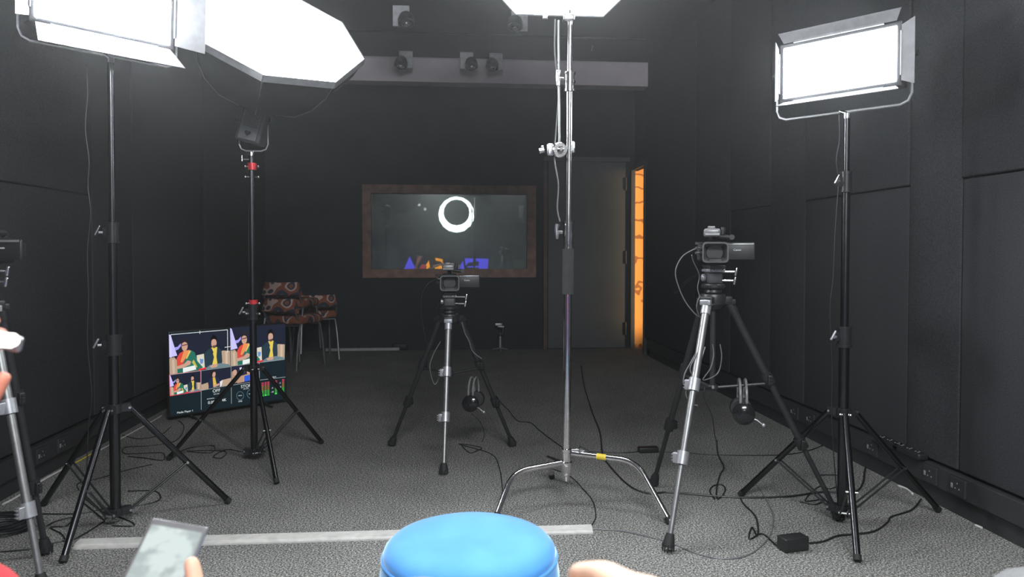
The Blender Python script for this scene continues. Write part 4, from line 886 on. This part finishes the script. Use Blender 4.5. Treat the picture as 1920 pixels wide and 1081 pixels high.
# ================================================================== people in the foreground
def skin_obj(name, verts, edges, radii, m, parent, sub=2, root_i=0):
    o0 = V(parent['_o']); me = bpy.data.meshes.new(name); me.from_pydata([tuple(V(v) - o0) for v in verts], edges, []); me.update()
    o = bpy.data.objects.new(name, me); COL.objects.link(o); o.parent = parent; o['_o'] = tuple(o0)
    md = o.modifiers.new('skin', 'SKIN'); md.use_smooth_shade = True
    for i, d in enumerate(me.skin_vertices[0].data): d.radius = (radii[i], radii[i]); d.use_root = (i == root_i)
    s_ = o.modifiers.new('sub', 'SUBSURF'); s_.levels = sub; s_.render_levels = sub
    me.materials.append(m); return o
def hand(parent, wrist, fwd, side, back, elbow, curls=(35, 40, 45, 50), thumb=(.5, .6, 0), s=1.0, m=None, thumb_pts=None):
    """fwd: wrist to knuckles, side: towards the thumb, back: out of the back of the hand"""
    fwd = V(fwd).normalized(); side = (V(side) - fwd * V(side).dot(fwd)).normalized(); bk = V(back); bk = (bk - fwd * bk.dot(fwd) - side * bk.dot(side)).normalized()
    w_ = V(wrist); el = V(elbow); vs = [w_, w_.lerp(el, .25), w_.lerp(el, .6), el]; ed = [(0, 1), (1, 2), (2, 3)]; rd = [.025 * s, .029 * s, .036 * s, .042 * s]
    lens = ((.040, .024, .018), (.045, .028, .020), (.041, .026, .019), (.032, .020, .017)); rf = (.0088, .009, .0086, .0076)
    vs.append(w_ + fwd * .035 * s); ed.append((0, 4)); rd.append(.026 * s); pc = 4
    for k in range(4):
        off = side * (.030 - k * .0195) * s; kn = w_ + fwd * (.088 - abs(k - 1) * .004) * s + off + bk * .002
        base = w_ + fwd * .06 * s + off * .85; i0 = len(vs); vs += [base, kn]; ed += [(pc, i0), (i0, i0 + 1)]; rd += [.0125 * s, .0115 * s]; prev = i0 + 1; p = kn; ang = math.radians(curls[k] * .6)
        for j, L in enumerate(lens[k]):
            d = fwd * math.cos(ang) - bk * math.sin(ang); p = p + d * L * s; vs.append(p); ed.append((prev, len(vs) - 1)); rd.append(rf[k] * (1.0 - .09 * j) * s); prev = len(vs) - 1; ang += math.radians(curls[k])
    if thumb_pts is None:
        b0 = w_ + fwd * .025 * s + side * .025 * s; td = (fwd * thumb[0] + side * thumb[1] - bk * thumb[2]).normalized(); thumb_pts = [b0, b0 + td * .035 * s, b0 + (td + fwd * .3).normalized() * .068 * s, b0 + (td + fwd * .6).normalized() * .095 * s]
    i0 = len(vs); vs += [V(q) for q in thumb_pts]; ed.append((pc, i0)); rd.append(.014 * s)
    for j in range(1, len(thumb_pts)): ed.append((i0 + j - 1, i0 + j)); rd.append((.0125, .0115, .0095, .0085)[min(j, 3)] * s)
    return skin_obj('body', vs, ed, rd, m or SKIN, parent)
# person A: bottom left, holding a phone up
TLp, TRp = W(286, 972, .95), W(391, 990, .95); ur = (TRp - TLp).normalized(); BLd = (W(208, 1095, .88) - TLp); dn = (BLd - ur * BLd.dot(ur)).normalized(); pn_ = ur.cross(dn).normalized()
if pn_.y > 0: pn_ = -pn_
PW, PH = (TRp - TLp).length, .155; pc_ = (TLp + TRp) / 2 + dn * PH / 2; Rp = Matrix((ur, dn, ur.cross(dn))).transposed()
ph = empty('smartphone', pc_, 'smartphone with a pale lit screen held up at the lower left', 'phone', 'phones held by people')
MB().box(pc_, (PW, PH, .009), Rp, bev=.003).obj('casing', mat('phone_metal_edge', (.34, .33, .34), .3, .7), ph)
SM = bpy.data.materials.new('phone_screen_pale_page'); SM.use_nodes = True; nt = SM.node_tree; nt.nodes.remove(nt.nodes['Principled BSDF'])
e_ = nt.nodes.new('ShaderNodeEmission'); e_.inputs[1].default_value = 1.0; n_ = nt.nodes.new('ShaderNodeTexNoise'); n_.inputs['Scale'].default_value = 38; tc = nt.nodes.new('ShaderNodeTexCoord'); nt.links.new(tc.outputs['Object'], n_.inputs['Vector'])
cr = nt.nodes.new('ShaderNodeValToRGB'); cr.color_ramp.elements[0].position = .36; cr.color_ramp.elements[0].color = (.50, .57, .57, 1); cr.color_ramp.elements[1].position = .5; cr.color_ramp.elements[1].color = (.74, .84, .82, 1)
nt.links.new(n_.outputs['Fac'], cr.inputs[0]); nt.links.new(cr.outputs[0], e_.inputs[0]); nt.links.new(e_.outputs[0], nt.nodes['Material Output'].inputs[0])
MB().box(pc_ + pn_ * .0046 + dn * .003, (PW - .008, PH - .014, .0012), Rp, bev=.0004).obj('screen', SM, ph, smooth=False)
pA = empty('person', (-.42, .55, .45), 'person in the lower left corner holding a lit phone, thumb on its edge', 'person', 'seated people in front')
wr_ = pc_ + dn * .15 - pn_ * .035 + ur * .06
th0 = W(352, 1050, .87)
hand(pA, wr_, -dn * .75 - ur * .66, ur - dn, -pn_, wr_ + V((-.02, -.12, -.25)), curls=(30, 35, 38, 40), thumb_pts=[W(385, 1200, .85), W(372, 1130, .86), W(362, 1068, .87), W(356, 1042, .872)])
# forearm sleeve
skin_obj('sleeve', [wr_ + V((-.015, -.08, -.17)), wr_ + V((-.03, -.16, -.3)), wr_ + V((-.10, -.30, -.34))], [(0, 1), (1, 2)], [.048, .056, .065], REDCLOTH, pA)
# person B: left edge with another bright phone, red top
pB = empty('person', (-.75, .75, .4), 'person at the left edge in red raising a phone with bright light', 'person', 'seated people in front')
b0 = W(-12, 634, .92); w2 = W(-150, 860, .90)
tip = W(-108, 750, .91)
hand(pB, w2, (tip - w2), V((1, .1, .2)), V((0, -1, 0)), w2 + V((-.08, -.1, -.25)), curls=(6, 14, 18, 22), thumb=(.7, .3, .2), s=1.0, m=mat('skin_reddish', (.55, .20, .13), .6))  # hand in a redder skin tone
skin_obj('sleeve', [w2 + V((-.04, -.06, -.14)), w2 + V((-.08, -.12, -.26)), W(-160, 1160, .8)], [(0, 1), (1, 2)], [.045, .055, .075], REDCLOTH, pB)
skin_obj('trousers', [W(-260, 1180, .62), W(-40, 1165, .86), W(-40, 1500, .90)], [(0, 1), (1, 2)], [.085, .065, .055], REDCLOTH, pB)
ph2 = empty('smartphone', b0, 'bright lit phone end poking in at the left edge', 'phone', 'phones held by people')
dr2 = (W(34, 640, .92) - W(-60, 618, .92)).normalized(); R2 = Matrix((dr2, V((0, 1, 0)), dr2.cross(V((0, 1, 0))))).transposed()
MB().box(W(-40, 628, .92), (.10, .010, .019), R2, bev=.004).obj('casing', mat('phone_metal_edge', (.34, .33, .34), .3, .7), ph2)
MB().tube([W(-30, 631, .913), W(24, 639, .913)], [.0105, .0085], 14).sph(W(22, 637, .913), (.009, .006, .0085)).obj('lit_lens', emis('phone_lamp', (1, .96, .93), 3.0), ph2)
# person C: hands in front of the pouffe
pC = empty('person', (.12, .3, .5), 'hands of a person seated just in front of the blue pouffe', 'person', 'seated people in front')
HSK = mat('bright_skin', (.80, .52, .38), .55)
wC = W(1290, 1195, .50); hand(pC, wC, W(1100, 1140, .56) - wC, V((-.3, .8, .35)), V((.1, -.1, 1)), wC + V((.16, -.22, -.06)), curls=(40, 44, 46, 48), thumb=(.9, .2, .5), s=.95, m=HSK)
wD = W(510, 1250, .50); hand(pC, wD, W(845, 1128, .57) - wD, V((.1, .8, .3)), V((-.1, 0, 1)), wD + V((-.16, -.2, -.05)), curls=(10, 12, 14, 18), thumb=(.9, .2, .5), s=.9, m=HSK)
# person D: grey knee at bottom right
pD = empty('person', (.95, .9, 0), 'grey-trousered knee of a person at the bottom right corner', 'person', 'seated people in front')
kn = W(1925, 1146, 1.0)
skin_obj('body', [kn + V((.25, -.62, -.04)), kn + V((.12, -.3, -.01)), kn, kn + V((.0, .03, -.12)), kn + V((0, .02, -.4))], [(0, 1), (1, 2), (2, 3), (3, 4)], [.12, .115, .108, .098, .072], GREYCLOTH, pD)

# ================================================================== the stage behind the photographer, seen in the window's reflection
def mirror_pt(px, py, Y):         # where a thing at depth Y stands so that the flat pane shows it at px, py
    D = 2 * (YB + .03) - Y; d = ray(px, py); return V((d.x / d.y * D, Y, CH + d.z / d.y * D))
rc = mirror_pt(856, 400, -1.6); RR = 29 / FPX * (2 * YB + 1.6)
ring = empty('ring_light', rc, 'glowing ring lamp hung over the stage, mirrored in the window', 'studio light')
n = 16; pts = [rc + V((math.cos(2 * math.pi * k / n) * RR, 0, math.sin(2 * math.pi * k / n) * RR)) for k in range(n + 1)]
rr_ = [.035 + .028 * (1 - math.sin(2 * math.pi * k / n)) for k in range(n + 1)]
MB().tube(pts, rr_, 10, cap=False).obj('tube', emis('ring_glow', (.85, 1, .98), P_RING), ring)
MB().tube([rc + V((0, 0, RR)), V((rc.x, rc.y, ZC))], .012, 8).obj('hanger', BLACK, ring)
sgY = -3.35
def letter(name, polys, col, s_, lb):
    P0 = mirror_pt(polys[0][0][0], polys[0][0][1], sgY); m = MB()
    for p in polys: m.prism([mirror_pt(x, y, sgY) for x, y in p], (0, -.05, 0))
    o = m.obj(name, emis(name + '_' + str(col), col, s_), org=P0, smooth=False); tag(o, lb, 'sign letter', 'lit letters of the stage sign'); return o
BLU, ORG = (.09, .07, .85), (1, .36, .01)
letter('sign_letter', [[(757, 505), (768, 481), (780, 505), (780, 560), (772, 560), (768, 500), (765, 560), (757, 560)]], BLU, 4.5, 'blue lit letter A mirrored at the left of the window')
letter('sign_letter', [[(848, 503), (840, 491), (828, 485), (816, 483), (817, 488), (826, 490), (834, 496), (839, 506)], [(812, 497), (836, 497), (834, 506), (818, 506)], [(793, 506), (804, 488), (806, 500), (802, 506)]], ORG, 4.5, 'orange lit round letter mirrored in the window above the middle camera')
letter('sign_letter', [[(858, 506), (868, 489), (871, 506)]], BLU, 4.5, 'small blue lit letter mirrored right of the orange one')
letter('sign_letter', [[(872, 484), (916, 485), (914, 506), (898, 506), (898, 489), (878, 492), (873, 498)], [(876, 499), (898, 498), (898, 501), (876, 501)]], BLU, 4.5, 'blue lit square letter mirrored at the right of the window')
ls0 = None
for i, (px, py, pl_) in enumerate(((783, 377, 'upper'), (786, 384, 'middle'), (797, 392, 'lower'))):
    p = mirror_pt(px, py, -2.2)
    if ls0 is None:
        ls0 = empty('stage_spotlight', p, 'x', 'spotlight', 'row of stage spotlights'); MB().sph(p, .035, 10).obj('lamp', emis('stage_spot', (.9, 1, 1), 3), ls0); MB().tube([p + V((0, -.02, 0)), p + V((0, -.14, .03))], .045, 12).obj('housing', BLACK, ls0); MB().tube([p + V((0, -.1, .03)), V((p.x, p.y - .1, ZC))], .008, 6).obj('hanger', BLACK, ls0); o = ls0
    else: o = copy_tree(ls0); o.location = p
    o['label'] = '%s of three tiny spotlights mirrored at the window top' % pl_
# boxes on the control room desk
for (x0, x1, y0, y1, col, lb) in ((948, 962, 489, 506, (.20, .22, .22), 'grey box on the control room desk, middle one'), (930, 947, 496, 506, (.2, .22, .22), 'low grey box on the control room desk, leftmost'), (963, 985, 487, 506, (.16, .18, .18), 'grey box on the control room desk beside the frame')):
    a = W(x0, y1, YB + .35); b = W(x1, y0, YB + .35); a.z = .726
    tag(MB().box(((a.x + b.x) / 2, YB + .45, (a.z + b.z) / 2), (b.x - a.x, .2, b.z - a.z), bev=.006).obj('storage_box', mat('desk_box_grey_%.2f' % col[0], col, .6), org=((a.x + b.x) / 2, YB + .45, a.z)), lb, 'box', 'boxes on the control room desk')

for o in bpy.data.objects:
    if '_o' in o: del o['_o']
